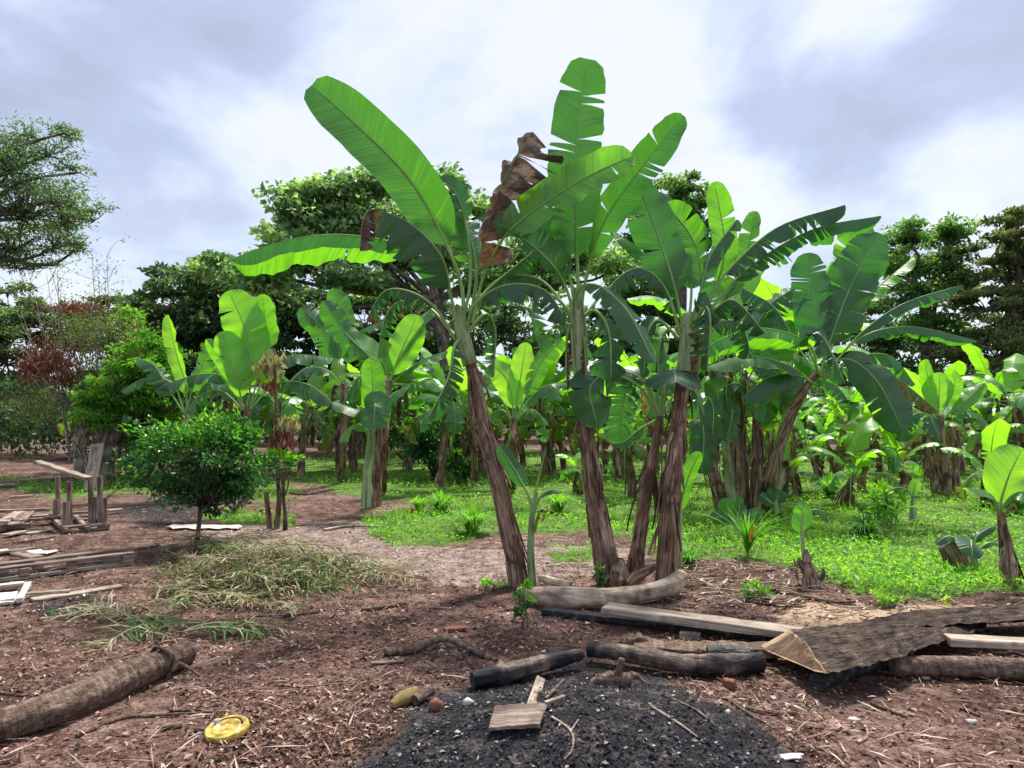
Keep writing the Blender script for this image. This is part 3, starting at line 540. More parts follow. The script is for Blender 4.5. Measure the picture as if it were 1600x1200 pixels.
def bush(name, label, px, py, rx, ry, base, Y, mat, size, n, seed, stems=5, tint=0.5, cat='bush', aspect=0.5, dep=None, clumps=40):
    rs = np.random.RandomState(seed); o = P(base[0], base[1], Y); o[2] = H(o[0], o[1]); T = Thing(name, o, label, cat)
    k = F/Y; c = P(px, py, Y); rad = np.array([rx/k, dep or rx/k*0.9, ry/k]); st = MB(); lf = MB()
    fork = o+(c-o)*0.45
    if stems == 1:
        tube(st, [o-np.array([0, 0, .05]), o+(fork-o)*0.5+np.array([.01, 0, 0]), fork], [0.036, 0.027, 0.024], 10, 8, ridges=0.05)
    for i in range(clumps):
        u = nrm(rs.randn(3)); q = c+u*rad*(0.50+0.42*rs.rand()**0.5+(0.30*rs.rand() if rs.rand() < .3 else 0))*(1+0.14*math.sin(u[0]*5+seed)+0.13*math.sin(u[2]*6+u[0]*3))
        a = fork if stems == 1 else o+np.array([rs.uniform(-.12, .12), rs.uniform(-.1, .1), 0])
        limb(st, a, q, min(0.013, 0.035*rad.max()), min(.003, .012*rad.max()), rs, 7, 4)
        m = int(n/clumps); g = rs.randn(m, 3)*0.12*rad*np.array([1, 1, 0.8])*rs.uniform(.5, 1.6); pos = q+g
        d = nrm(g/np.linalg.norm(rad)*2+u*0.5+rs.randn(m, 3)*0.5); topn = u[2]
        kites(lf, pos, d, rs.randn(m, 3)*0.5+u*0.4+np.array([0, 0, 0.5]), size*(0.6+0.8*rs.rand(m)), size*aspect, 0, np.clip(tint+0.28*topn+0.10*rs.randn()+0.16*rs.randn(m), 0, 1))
    T.part('trunk' if stems == 1 else 'stems', st, [M_BARK]); T.part('crown', lf, [mat], smooth=False); return T
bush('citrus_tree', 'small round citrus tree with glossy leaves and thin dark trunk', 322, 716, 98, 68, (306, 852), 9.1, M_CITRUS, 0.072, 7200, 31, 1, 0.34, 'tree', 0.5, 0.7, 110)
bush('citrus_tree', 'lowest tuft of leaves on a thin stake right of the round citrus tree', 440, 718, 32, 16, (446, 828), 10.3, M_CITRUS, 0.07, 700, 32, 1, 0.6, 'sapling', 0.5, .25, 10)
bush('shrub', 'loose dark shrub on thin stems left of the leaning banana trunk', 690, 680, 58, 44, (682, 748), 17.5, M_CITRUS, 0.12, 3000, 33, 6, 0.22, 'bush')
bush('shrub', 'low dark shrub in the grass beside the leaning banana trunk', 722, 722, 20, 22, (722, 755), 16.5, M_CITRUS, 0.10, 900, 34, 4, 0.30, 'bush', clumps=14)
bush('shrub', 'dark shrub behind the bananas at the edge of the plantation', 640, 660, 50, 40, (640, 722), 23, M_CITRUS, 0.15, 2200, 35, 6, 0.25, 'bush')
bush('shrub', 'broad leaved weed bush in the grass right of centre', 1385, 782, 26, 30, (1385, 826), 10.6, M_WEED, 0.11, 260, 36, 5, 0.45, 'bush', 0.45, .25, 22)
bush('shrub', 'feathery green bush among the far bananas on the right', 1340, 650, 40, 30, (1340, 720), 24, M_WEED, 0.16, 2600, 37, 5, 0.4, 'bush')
bush('sapling', 'small leafy seedling at the near end of the pale curved log', 815, 935, 17, 20, (830, 985), 5.55, M_CITRUS, 0.045, 160, 38, 3, 0.62, 'seedling', 0.5, .08, 12)
bush('weed_clump', 'leafy weed clump spilling onto the path in front of the grass', 1385, 935, 20, 14, (1385, 950), 6.3, M_WEED, 0.035, 200, 39, 5, 0.6, 'weed', 0.6, .1, 16)
bush('weed_clump', 'small dark green weed tuft by the fallen stick', 1180, 922, 26, 11, (1178, 934), 6.55, M_WEED, 0.045, 200, 40, 5, 0.30, 'weed', 0.4, .12, 16)
bush('weed_clump', 'little bright weed growing from the leaf litter left of the leaning trunk', 770, 912, 16, 7, (770, 918), 6.9, M_WEED, 0.04, 90, 41, 4, 0.7, 'weed', 0.6, .1, 9)
bush('weed_clump', 'leafy green sprig between the centre banana trunks', 936, 900, 8, 18, (938, 920), 6.85, M_CITRUS, 0.05, 70, 42, 3, 0.4, 'weed', 0.45, .06, 8)
bush('seedling', 'thin yellow green seedling behind the bark slabs', 1476, 940, 4, 5, (1476, 962), 6.0, M_WEED, 0.05, 12, 43, 2, 0.95, 'seedling', 0.5, .02, 4)

def grass_tuft(px, py, rpx, hpx, Y, label, seed, n=320, tint=0.55, mat=None, wd=0.008, spread=0.9):
    rs = np.random.RandomState(seed); o = P(px, py, Y); o[2] = H(o[0], o[1]); k = F/Y; mb = MB()
    for i in range(n):
        a = rs.rand()*6.28; lean = rs.rand()**0.7*spread; L = hpx/k*(0.7+0.6*rs.rand()); b = o+np.array([math.cos(a), math.sin(a), 0])*rs.rand()*0.05
        h = np.array([math.cos(a), math.sin(a), 0]); lean *= 1.15; c = np.array([b, b+h*L*0.30*lean+np.array([0, 0, L*0.42]), b+h*L*0.75*lean+np.array([0, 0, L*(0.80-0.22*lean)]), b+h*L*1.25*lean+np.array([0, 0, L*(1.0-0.62*lean)])])
        s = np.array([-math.sin(a), math.cos(a), 0]); w_ = wd*np.array([0.7, 1, 0.8, 0.1])[:, None]
        V = np.concatenate([c-s*w_, c+s*w_]); f = [[j, j+1, 4+j+1, 4+j] for j in range(3)]
        mb.add(V, f, 0, None, np.clip(tint+0.18*rs.randn(), 0, 1))
    return single('grass_tuft', mb, [mat or M_WEED], o, label, 'grass tuft', 'tall grass tufts in the weeds')
grass_tuft(738, 818, 34, 42, 9.9, 'tall arching grass tuft left of the leaning trunk, the one nearer it', 1)
grass_tuft(690, 800, 34, 34, 12, 'tall grass tuft farther left, behind the one by the leaning trunk', 2)
grass_tuft(655, 800, 26, 26, 12.3, 'leftmost small grass tuft in the bright weeds', 3, 160)
grass_tuft(872, 788, 34, 34, 12, 'grass tuft seen between the leaning and the centre trunk', 4)
grass_tuft(1352, 838, 34, 40, 9.6, 'blue green grass tuft in the middle of the right weeds', 5, 240, 0.15)
grass_tuft(1298, 775, 30, 36, 14, 'pale grass tuft under the right banana clump', 6, 240, 0.5)
grass_tuft(1590, 800, 30, 40, 12, 'thin grass tuft at the right edge', 7, 200, 0.5)
grass_tuft(1075, 880, 30, 26, 8, 'short grass tuft right of the centre banana trunks', 8, 120, 0.3)
# bromeliad with an orange heart
o = G(1168, 868); T = Thing('bromeliad', o, 'spiky bromeliad with an orange yellow heart in the weeds', 'plant'); rs = np.random.RandomState(3); mb = MB(); hb = MB()
def blade(mb, o, a, L, lean, wd, tint, mat=0):
    h = np.array([math.cos(a), math.sin(a), 0]); s = np.array([-math.sin(a), math.cos(a), 0]); t = np.linspace(0, 1, 7)
    c = o+h*(L*lean*t[:, None]**1.5)+np.array([0, 0, 1])*(L*(t-0.45*lean*t**2.4))[:, None]; w_ = (wd*(1-t**2.2)*(0.7+0.3*t))[:, None]+0.001
    V = np.concatenate([c-s*w_, c+np.array([0, 0, -0.004]), c+s*w_]); f = [[j, j+1, 8+j, 7+j] for j in range(6)]+[[7+j, 8+j, 15+j, 14+j] for j in range(6)]
    mb.add(V, f, mat, None, tint)
for i in range(46): blade(mb, o, rs.rand()*6.28, 0.45+0.25*rs.rand(), 0.15+0.75*rs.rand(), 0.013, 0.15+0.3*rs.rand())
for i in range(7): blade(hb, o+np.array([rs.uniform(-.02, .05), -0.06, 0.16]), rs.rand()*6.28, 0.16+0.1*rs.rand(), 0.2, 0.018, 0.5)
T.part('leaves', mb, [M_WEED]); T.part('flower_heart', hb, [mat_plain('orange_bracts', (0.75, 0.36, 0.03), 0.5)])
# ================================================================ banana plants
def banana_leaf(pts, wid, bf=0.25, face=(0, -1, 0.25), droop=12, curl=18, tears=5, gap=0.05, dry=0.05, edge=0.24, tint=0.45, seed=0, tipw=0.25, ribr=0.017, n=30, K=5, basew=0.16, asym=0.0, flut=0.16, tipdry=0.0, blunt=0.3, clip=None):
    """one leaf: stalk and midrib through pts, blade of half width wid from fraction bf on"""
    mb = MB(); rs = np.random.RandomState(seed); pts = np.asarray(pts, float)
    nn = 60; c = catmull(pts, nn); T = nrm(np.gradient(c, axis=0)); Ls = np.concatenate([[0], np.cumsum(np.linalg.norm(np.diff(c, axis=0), axis=1))])
    tt = Ls/Ls[-1]; Lt = Ls[-1]
    face = np.asarray(face, float)
    if face.ndim == 1: face = np.tile(face, (nn, 1))
    else: face = catmull(face, nn) if len(face) > 2 else face[0]+(face[1]-face[0])*np.linspace(0, 1, nn)[:, None]
    Nn = nrm(face-(face*T).sum(1, keepdims=True)*T)
    def at(arr, t): return np.stack([np.interp(t, tt, arr[:, k]) for k in range(3)], -1)
    def width(v):
        a = np.where(v < basew, np.sqrt(np.clip(1-(1-v/basew)**2, 0, 1)), 1.0)
        q = np.clip((v-(1-tipw))/tipw, 0, 1); b = np.sqrt(np.clip(1-(q**1.6)*(1-blunt*0.3), 0, 1)); b = np.where(v > 0.995, b*0.6, b)
        return a*b*(1-0.12*np.abs(v-0.5))
    ph = rs.rand()*6.28
    for side in (-1, 1):
        nt_ = max(0, int(tears*(0.9+0.9*rs.rand()))); cuts = np.sort(rs.uniform(0.06, 0.86, nt_))
        b = np.concatenate([[0], cuts, [1]]); b = b[np.concatenate([[True], np.diff(b) > 0.012])]; b[-1] = 1
        if b[0] != 0: b = np.concatenate([[0], b])
        for i in range(len(b)-1):
            v0, v1 = b[i], b[i+1]; m = max(2, int(round((v1-v0)*n))+1); v = np.linspace(v0, v1, m)
            big = min(1.0, tears/10.0); da = rs.randn()*R(9)*big*(1+2.5*gap*10*0.2); short = 1-0.12*big*rs.rand()
            t = bf+(1-bf)*v; base = at(c, t); Tn = nrm(at(T, t)); Nv = nrm(at(Nn, t)); S = nrm(np.cross(Tn, Nv))*side
            W = wid*width(v)*short*(1+asym*side)*(1-0.07*rs.rand(m)*min(1, tears/4.0)); dd = W/(K-1)
            da += (R(rs.uniform(0, 55)) if (v1-v0)*(1-bf)*Lt < 0.16 and rs.rand() < .5 and v0 > 0 else 0); rows = [base]; pos = base.copy(); mid = (v0+v1)/2; segl = (v1-v0)*(1-bf)*Lt
            for k in range(1, K):
                kk = k/(K-1.0)
                a = R(droop)+da*kk+R(curl)*kk+flut*kk*np.sin(v*Lt*9+ph+side)+0.5*flut*kk*np.sin(v*Lt*23+ph*2)
                sh = 0.30*(1-v)**0.5
                pos = pos+(S*np.cos(a)[:, None]-Nv*np.sin(a)[:, None])*dd[:, None]+Tn*(dd*sh)[:, None]
                q = pos.copy()
                if len(b) > 2:
                    g = gap*min(1, segl/0.12)*kk**1.3*(0.3+0.9*rs.rand() if k == 1 else 1)
                    g0 = 0 if i == 0 else g; g1 = 0 if i == len(b)-2 else g
                    fr = (v-v0)/max(v1-v0, 1e-6)
                    q = q+Tn*((g0*(1-fr)-g1*fr)*0.6)[:, None]
                rows.append(q)
            V = np.stack(rows, 1); kk = np.linspace(0, 1, K)[None, :]
            st = np.zeros(V.shape); st[:, :, 0] = kk*W[:, None]*side+seed*0.37; st[:, :, 2] = (t*Lt)[:, None]-kk*W[:, None]*0.3+seed*1.7; st[:, :, 1] = side*3.3
            dr = dry+edge*kk**4*(0.5+rs.rand())+tipdry*np.clip((v-0.75)/0.25, 0, 1)[:, None]+0*kk
            f = [[r_*K+k, r_*K+k+1, (r_+1)*K+k+1, (r_+1)*K+k] for r_ in range(m-1) for k in range(K-1)]
            mb.add(V.reshape(-1, 3), f, 0, st.reshape(-1, 3), tint+0.05*rs.randn()*big, dr.ravel())
    s = slice(0, nn, 3); rr = ribr*(1-0.85*tt[s]); rc = c[s]; ang = np.linspace(0, 2*math.pi, 6, endpoint=False)
    Sx = nrm(np.cross(T[s], Nn[s])); off = -Nn[s]*(rr*0.35)[:, None]
    V = (rc+off)[:, None, :]+Sx[:, None, :]*(np.cos(ang)*rr[:, None])[:, :, None]+Nn[s][:, None, :]*(np.sin(ang)*rr[:, None])[:, :, None]
    m = len(rc); f = [[r_*6+k, r_*6+(k+1) % 6, (r_+1)*6+(k+1) % 6, (r_+1)*6+k] for r_ in range(m-1) for k in range(6)]
    st = np.zeros(V.shape); st[:, :, 0] = np.cos(ang)*0.02; st[:, :, 1] = np.sin(ang)*.02; st[:, :, 2] = (tt[s]*Lt)[:, None]+seed
    mb.add(V.reshape(-1, 3), f, 1, st.reshape(-1, 3), 0.5-0.5*min(1, dry*1.5), 0)
    return mb
def flaps(mb, c, r, n, seed, Lr=(0.2, 0.6), up=False, out=0.05, mat=0, wd=0.05, lo=0.05, hi=0.95):
    """dry sheath strips that hang from a trunk"""
    rs = np.random.RandomState(seed); m = len(c); T, S, U = frames(c)
    for i in range(n):
        f = rs.uniform(lo, hi)*(m-1); j = int(f); L = rs.uniform(*Lr); a = rs.rand()*6.28; e = nrm(S[j]*math.cos(a)+U[j]*math.sin(a)); s = nrm(np.cross(e, T[j]))
        p = c[j]+e*r[j]*0.97; k = np.linspace(0, 1, 6); o = out*(0.3+rs.rand())*(np.sin(k*2.2)*1.0+k*rs.uniform(-.2, .6))
        dn = T[j] if up else -T[j]
        cc = p+dn*(k*L)[:, None]+e*o[:, None]+s*(rs.randn()*0.12*k*L)[:, None]; w_ = (wd*(0.4+0.8*rs.rand())*(1-0.7*k**2)*(1+0.25*rs.randn(6)))[:, None]
        V = np.concatenate([cc-s*w_-e*w_*0.4, cc+e*0.006, cc+s*w_-e*w_*0.4]); ff = [[x, x+1, 7+x, 6+x] for x in range(5)]+[[6+x, 7+x, 13+x, 12+x] for x in range(5)]
        st = np.zeros((18, 3)); st[:, 0] = np.repeat([-1, 0, 1], 6)*wd; st[:, 2] = np.tile(k*L, 3); st += rs.rand(3)*8
        mb.add(V, ff, mat, st, 0.15+0.8*rs.rand())
def banana_trunk(T, path, rad, seed, nfl=26, green=0.0, name='trunk', n=40, sides=20, label=None, out=0.05, flw=0.05, twig=(0.2, 0.6)):
    mb = MB(); gi = 1
    path = [np.asarray(p, float) for p in path]
    c, r = tube(mb, path, [q*.88 for q in rad], n, sides, 0, rough=0.03, seed=seed, ridges=0.055, lump=0.025, tint=0.5)
    flaps(mb, c, r, nfl, seed, twig, out=out, wd=flw, hi=0.97)
    flaps(mb, c, r, max(3, nfl//4), seed+90, (0.25, 0.7), out=out*2.6, mat=mat if False else 0, wd=flw*1.7, lo=.45, hi=0.98)
    flaps(mb, c, r, nfl//2, seed+50, (twig[0]*0.6, twig[1]*0.6), True, out=out*0.7, wd=flw*0.7, hi=0.8)
    return T.part(name, mb, [M_TRUNK, M_STEM], label=label)
def hero(name, label, Y, base, leaves, group=None, trunk=None, rad=None, nfl=26, stem=None, seed=1, Ytop=0.0, cat='banana plant', more_trunks=()):
    o = G(base[0], base[1]); o[2] -= 0.03; T = Thing(name, o, label, cat, group)
    k = F/Y
    if rad and name == 'banana_plant' and group and 'left of' in group: rad = [r*0.68 for r in rad]
    if trunk:
        pth = [o]+[P(p[0], p[1], Y+(p[2] if len(p) > 2 else 0)) for p in trunk]; banana_trunk(T, pth, [r*0.95/k for r in rad], seed, nfl, flw=0.022, out=0.022)
    for (tr, rd, nf) in more_trunks:
        pth = [P(p[0], p[1], Y+(p[2] if len(p) > 2 else 0)) for p in tr]; pth[0][2] = H(pth[0][0], pth[0][1])-0.03; banana_trunk(T, pth, [r*0.7/k for r in rd], seed+7, nf, flw=.022, out=.025)
    if stem:
        mb = MB(); tube(mb, [P(p[0], p[1], Y+(p[2] if len(p) > 2 else 0)) for p in stem[0]], [r/k for r in stem[1]], 14, 14, 0, ridges=0.03, seed=seed); T.part('green_stem', mb, [M_STEM])
    for i, lf in enumerate(leaves):
        pth, hw = lf[0], lf[1]; kw = dict(lf[2]) if len(lf) > 2 else {}; lab = kw.pop('label', None)
        pts = [P(p[0], p[1], Y+(p[2] if len(p) > 2 else 0)) for p in pth]
        kw.setdefault('seed', seed*31+i)
        T.part('leaf', banana_leaf(pts, hw/k, **kw), [M_LEAF, M_RIB], label=lab)
    return T
UP = (0, -0.35, 1); CAM = (0, -1, 0.25); LU = (-0.3, -0.7, 0.7)
GH = 'tall banana plants of the front clump'
# --- A: leaning plant, left
hero('banana_plant', 'tall banana plant leaning left, with one huge upright green leaf and dead brown leaves', 7.05, (812, 915), [
    ([(722, 520), (722, 450, .02), (690, 365, .0), (640, 280, -.1), (575, 212, -.15), (487, 133, -.15)], 42, dict(bf=0.30, face=(0.15, 1, -0.2), droop=6, curl=12, tears=0, tint=0.34, tipw=0.24, blunt=1.0, basew=0.2, edge=0.03, ribr=.02, flut=.07, tipdry=0.1)),
    ([(716, 520), (700, 450, .1), (655, 398, .2), (600, 375, .25), (520, 366, .25), (440, 377, .2), (362, 404, .1)], 44, dict(bf=0.38, face=UP, droop=44, curl=16, tears=1, gap=.02, tint=0.55, tipw=.12, blunt=1.0, basew=.12, edge=.03, asym=.42)),
    ([(716, 520), (706, 465, -.1), (690, 400, -.3), (640, 348, -.45), (585, 326, -.5)], 62, dict(bf=0.28, face=(0.5, -0.25, 0.8), droop=55, curl=20, tears=5, tint=0.12, gap=.05, dry=.04, edge=.12, tipdry=.55, tipw=.4, label='dark folded leaf with a brown torn tip')),
    ([(735, 500), (745, 430, .2), (735, 370, .3), (712, 318, .4)], 36, dict(bf=0.42, face=(0.3, -1, 0.3), droop=10, curl=35, tears=2, tint=0.35, tipw=.3)),
    ([(590, 326, -.5), (574, 330, -.52), (566, 350, -.54), (562, 392, -.5)], 26, dict(bf=0.0, face=(-1, -.7, 0.3), droop=40, curl=50, tears=14, gap=.07, dry=.75, tint=.2, tipw=.3, K=4, ribr=.006, label='dried brown hanging leaf tip')),
    ([(735, 500), (745, 430), (762, 350, -.1), (790, 275, -.1), (832, 206, -.1)], 44, dict(bf=0.48, face=(-0.2, -1, 0.15), droop=14, curl=45, tears=3, gap=.16, dry=.80, tint=.1, asym=.62, flut=1.1, tipw=.12, basew=.4, ribr=.015, label='dead dark brown leaf hanging in folds')),
    ([(748, 420, -.05), (762, 355, -.15), (780, 300, -.2)], 32, dict(bf=0.0, face=(-0.1, -0.9, 0.2), droop=14, curl=40, tears=2, gap=.12, dry=.62, tint=.2, flut=1.0, asym=.6, K=5, ribr=.004, label='dead leaf shred with an orange patch')),
    ([(738, 505), (756, 430, .0), (790, 368, -.2), (850, 318, -.3), (920, 275, -.35), (988, 243, -.35)], 33, dict(bf=0.40, face=(-.3, 0.85, -0.4), droop=6, curl=14, tears=3, gap=.03, dry=.24, tint=.75, edge=.1, tipw=.2, blunt=.8, label='lime leaf speckled with brown spots')),
    ([(728, 520), (742, 475, -.2), (790, 445, -.4), (850, 452, -.6), (885, 500, -.7)], 34, dict(bf=0.3, face=UP, droop=40, curl=30, tears=8, tint=0.10, gap=.06)),
    ([(728, 520), (745, 470, .2), (800, 420, .4), (850, 385, .5), (880, 395, .5)], 34, dict(bf=0.35, face=UP, droop=38, curl=30, tears=8, tint=0.30, gap=.06)),
    ([(712, 530), (680, 480, -.1), (640, 455, -.15), (600, 455, -.2), (572, 500, -.25)], 30, dict(bf=0.30, face=(0, -.3, 1), droop=62, curl=25, tears=12, gap=.07, dry=.22, tint=.05, edge=.3, tipdry=.3, label='grey hanging leaf with torn yellowing edges')),
    ([(712, 525), (670, 480, .2), (625, 470, .3), (600, 500, .3), (590, 560, .3)], 28, dict(bf=0.35, face=(0, -.3, 1), droop=50, curl=30, tears=10, gap=.07, dry=.2, tint=.15, edge=.3)),
    ([(716, 530, -.05), (708, 545, -.2), (700, 590, -.25), (668, 655, -.25)], 26, dict(bf=0.2, face=(-.6, -.7, 0.3), droop=32, curl=30, tears=10, gap=.06, dry=.05, tint=.0, label='blue grey leaf hanging beside the trunk')),
    ([(730, 520), (760, 490, .1), (775, 520, .2), (770, 590, .2)], 24, dict(bf=0.25, face=(.5, -.7, 0.3), droop=35, curl=30, tears=9, gap=.06, tint=.1)),
    ([(718, 520), (735, 440, .15), (728, 350, .2), (700, 290, .25), (620, 280, .3)], 20, dict(bf=0.55, face=(0, .6, -.6), droop=10, curl=20, tears=4, tint=.05)),
], GH, [(794, 820), (762, 690), (737, 575), (722, 515)], [18, 16, 15, 14, 12, 10], 34, ([(735, 570), (722, 520), (716, 480)], [12, 12, 8]), 11)
# --- B: tall centre plant
hero('banana_plant', 'tallest banana plant of the front clump, its torn top leaf standing straight up', 7.15, (955, 915), [
    ([(903, 500), (903, 430), (900, 350, .1), (900, 240, .15), (907, 160, .15), (918, 92, .1)], 47, dict(bf=0.24, face=(0.1, -1, 0.1), droop=-4, curl=16, tears=6, gap=.06, tint=0.28, tipw=.28, basew=.12, blunt=.9, edge=.03, flut=.1)),
    ([(906, 500), (916, 430), (945, 345, -.1), (1000, 265, -.15), (1067, 180, -.2)], 31, dict(bf=0.26, face=(-0.5, 0.6, -0.5), droop=8, curl=26, tears=3, gap=.03, tint=0.26, tipw=.25, basew=.3, edge=.03)),
    ([(900, 500), (890, 430, .1), (872, 370, .2), (880, 320, .3), (890, 285, .35)], 44, dict(bf=0.42, face=CAM, droop=6, curl=26, tears=4, tint=0.2, gap=.06)),
    ([(900, 500), (880, 440, -.1), (845, 395, -.25), (790, 355, -.3), (770, 350, -.3)], 34, dict(bf=0.30, face=(.3, .7, -0.6), droop=10, curl=20, tears=5, gap=.04, tint=0.30)),
    ([(906, 495), (904, 452, -.2), (935, 446, -.5), (980, 485, -.8), (1022, 566, -1.0)], 26, dict(bf=0.30, face=(.2, -.7, .8), droop=10, curl=24, tears=4, gap=.03, tint=.22, tipw=.35)),
    ([(898, 500), (870, 466), (838, 458, -.05), (832, 500, -.1), (846, 552, -.1)], 30, dict(bf=0.40, face=(-.6, -.6, 0.6), droop=30, curl=30, tears=10, gap=.07, tint=.3, edge=.2)),
    ([(906, 500), (930, 485, -.1), (952, 520, -.2), (955, 595, -.2)], 38, dict(bf=0.30, face=(.1, -1, 0.3), droop=22, curl=22, tears=6, gap=.06, tint=.05)),
    ([(908, 500), (950, 450, .2), (1000, 425, .3), (1050, 440, .3), (1065, 490, .3)], 34, dict(bf=0.35, face=UP, droop=38, curl=26, tears=8, tint=0.10, gap=.07)),
    ([(898, 500), (850, 440, .2), (800, 430, .3), (760, 450, .3), (745, 500, .3)], 34, dict(bf=0.35, face=UP, droop=38, curl=26, tears=8, tint=0.14, gap=.07)),
    ([(893, 505), (886, 520, -.1), (884, 560, -.12), (886, 610, -.12)], 10, dict(bf=0.1, face=(-.6, -.7, 0.3), droop=60, curl=50, tears=6, gap=.05, dry=.7, tint=.2, K=4, label='rolled dry brown leaf hanging by the trunk')),
    ([(910, 520), (914, 535, -.1), (916, 580, -.14), (912, 640, -.12)], 12, dict(bf=0.1, face=(.6, -.7, 0.3), droop=60, curl=50, tears=6, gap=.05, dry=.7, tint=.2, K=4, label='rolled dry brown leaf hanging by the trunk')),
], GH, [(940, 830), (922, 720), (912, 620), (906, 560)], [25, 20, 16, 14, 12, 11], 32, ([(910, 600), (906, 550), (903, 480), (903, 450)], [12, 13, 12, 7]), 12)
# --- C: thin dark trunk between
hero('banana_plant', 'short thin trunked banana plant between the centre and right trunks, pale leaf drooping forward', 7.3, (990, 900), [
    ([(1030, 650), (1012, 600), (975, 580, -.1), (930, 583, -.2), (892, 606, -.25)], 22, dict(bf=0.38, face=UP, droop=20, curl=25, tears=2, tint=0.08, gap=.03)),
    ([(1034, 650), (1042, 600, -.05), (1050, 578, -.25), (1054, 580, -.55), (1056, 597, -.85)], 46, dict(bf=0.42, face=(0, -.5, 1), droop=10, curl=25, tears=2, tint=0.02, gap=.02, tipw=.4)),
    ([(1026, 650), (1000, 605, -.1), (955, 585, -.25), (922, 605, -.35), (934, 668, -.35)], 34, dict(bf=0.46, face=(-.1, -1, .3), droop=8, curl=20, tears=1, tint=.28, gap=.03, tipw=.4)),
    ([(1028, 650), (1008, 600, .1), (985, 595, .1), (972, 640, .1), (968, 695, .1)], 36, dict(bf=0.30, face=(0, -1, .3), droop=10, curl=25, tears=7, tint=.16, gap=.06)),
    ([(1032, 650), (1060, 610, .1), (1085, 610, .1), (1100, 650, .1)], 26, dict(bf=0.35, face=(.3, -1, .3), droop=20, curl=25, tears=4, tint=.2, gap=.05)),
    ([(1028, 655), (1000, 670), (975, 690), (955, 694)], 14, dict(bf=0.3, face=UP, droop=20, curl=25, tears=2, tint=.4, gap=.03)),
    ([(1030, 650), (1036, 600), (1030, 560, .1), (1018, 530, .1)], 20, dict(bf=0.4, face=CAM, droop=10, curl=25, tears=2, tint=.4, gap=.03)),
], GH, [(1002, 820), (1020, 720), (1031, 650)], [18, 12, 10, 9, 6], 18, None, 13)
# --- D: right trunk
hero('banana_plant', 'banana plant with a straight pale brown trunk, rightmost of the front clump', 7.2, (1040, 905), [
    ([(1070, 530), (1052, 440), (1025, 360), (995, 283)], 40, dict(bf=0.28, face=(-.1, -1, .3), droop=4, curl=16, tears=2, tint=0.20, tipw=.35, basew=.3, edge=.03)),
    ([(1074, 530), (1095, 460, .2), (1085, 380, .35), (1040, 318, .4)], 30, dict(bf=0.40, face=(.4, .8, -.5), droop=10, curl=18, tears=3, tint=0.55)),
    ([(1068, 530), (1040, 450, .2), (1005, 395, .3), (955, 358, .3)], 22, dict(bf=0.45, face=UP, droop=25, curl=18, tears=2, tint=0.50)),
    ([(1066, 530), (1040, 450, -.1), (1000, 418, -.2), (960, 440, -.3), (945, 480, -.3)], 30, dict(bf=0.28, face=UP, droop=40, curl=30, tears=8, tint=0.05, gap=.06)),
    ([(1068, 530), (1090, 470, -.1), (1110, 400, -.15), (1152, 343, -.2)], 20, dict(bf=0.40, face=(-.5, -.5, .7), droop=18, curl=18, tears=2, tint=0.02)),
    ([(1076, 530), (1105, 470), (1140, 420), (1215, 355), (1320, 320)], 32, dict(bf=0.34, face=(-.1, -.3, 1), droop=42, curl=22, tears=14, tint=0.06, gap=.055, edge=.1)),
    ([(1078, 530), (1120, 470, .1), (1180, 410, .15), (1270, 358, .15), (1376, 337, .1)], 36, dict(bf=0.32, face=(-.1, -.3, 1), droop=38, curl=16, tears=8, tint=0.20, gap=.04, edge=.05, asym=-.3)),
    ([(1074, 530), (1110, 470, .4), (1132, 390, .5), (1117, 284, .5)], 24, dict(bf=0.45, face=(.2, .9, 0), droop=10, curl=15, tears=2, tint=0.62)),
    ([(1078, 530), (1120, 480, .5), (1160, 420, .6), (1180, 330, .6)], 20, dict(bf=0.45, face=(.5, .8, 0), droop=10, curl=15, tears=3, tint=0.55)),
    ([(1060, 530), (1030, 500, -.1), (1012, 520, -.2), (1005, 590, -.2)], 26, dict(bf=0.2, face=(-.3, -.9, .3), droop=40, curl=35, tears=12, tint=0.0, gap=.07, dry=.08, edge=.2)),
    ([(1078, 520), (1100, 480, -.2), (1110, 500, -.3), (1105, 580, -.3)], 34, dict(bf=0.2, face=(.3, -.9, .3), droop=45, curl=35, tears=12, tint=0.0, gap=.07, dry=.12, edge=.2)),
    ([(1080, 520), (1120, 480, -.1), (1150, 470, -.2), (1195, 520, -.2)], 34, dict(bf=0.25, face=UP, droop=40, curl=35, tears=10, tint=0.0, gap=.07, dry=.05)),
    ([(1082, 520), (1130, 500, .2), (1160, 510, .3), (1175, 560, .3)], 34, dict(bf=0.25, face=UP, droop=40, curl=35, tears=10, tint=0.0, gap=.07)),
    ([(1074, 525), (1092, 520, -.2), (1095, 560, -.25), (1085, 610, -.25)], 18, dict(bf=0.1, face=(.6, -.7, 0.3), droop=60, curl=50, tears=8, gap=.05, dry=.5, tint=.1, K=4)),
    ([(1064, 525), (1050, 510, .1), (1030, 540, .1), (1030, 620, .1)], 24, dict(bf=0.2, face=(-.3, -.7, 0.3), droop=40, curl=50, tears=8, gap=.05, dry=.1, tint=.1)),
    ([(1074, 530), (1080, 440, .3), (1060, 370, .4), (1030, 300, .5)], 26, dict(bf=0.35, face=CAM, droop=12, curl=20, tears=4, tint=0.30)),
], GH, [(1046, 800), (1058, 680), (1068, 580), (1072, 525)], [20, 18, 17, 15, 12, 9], 28, ([(1068, 580), (1072, 530), (1074, 490)], [11, 10, 7]), 14)
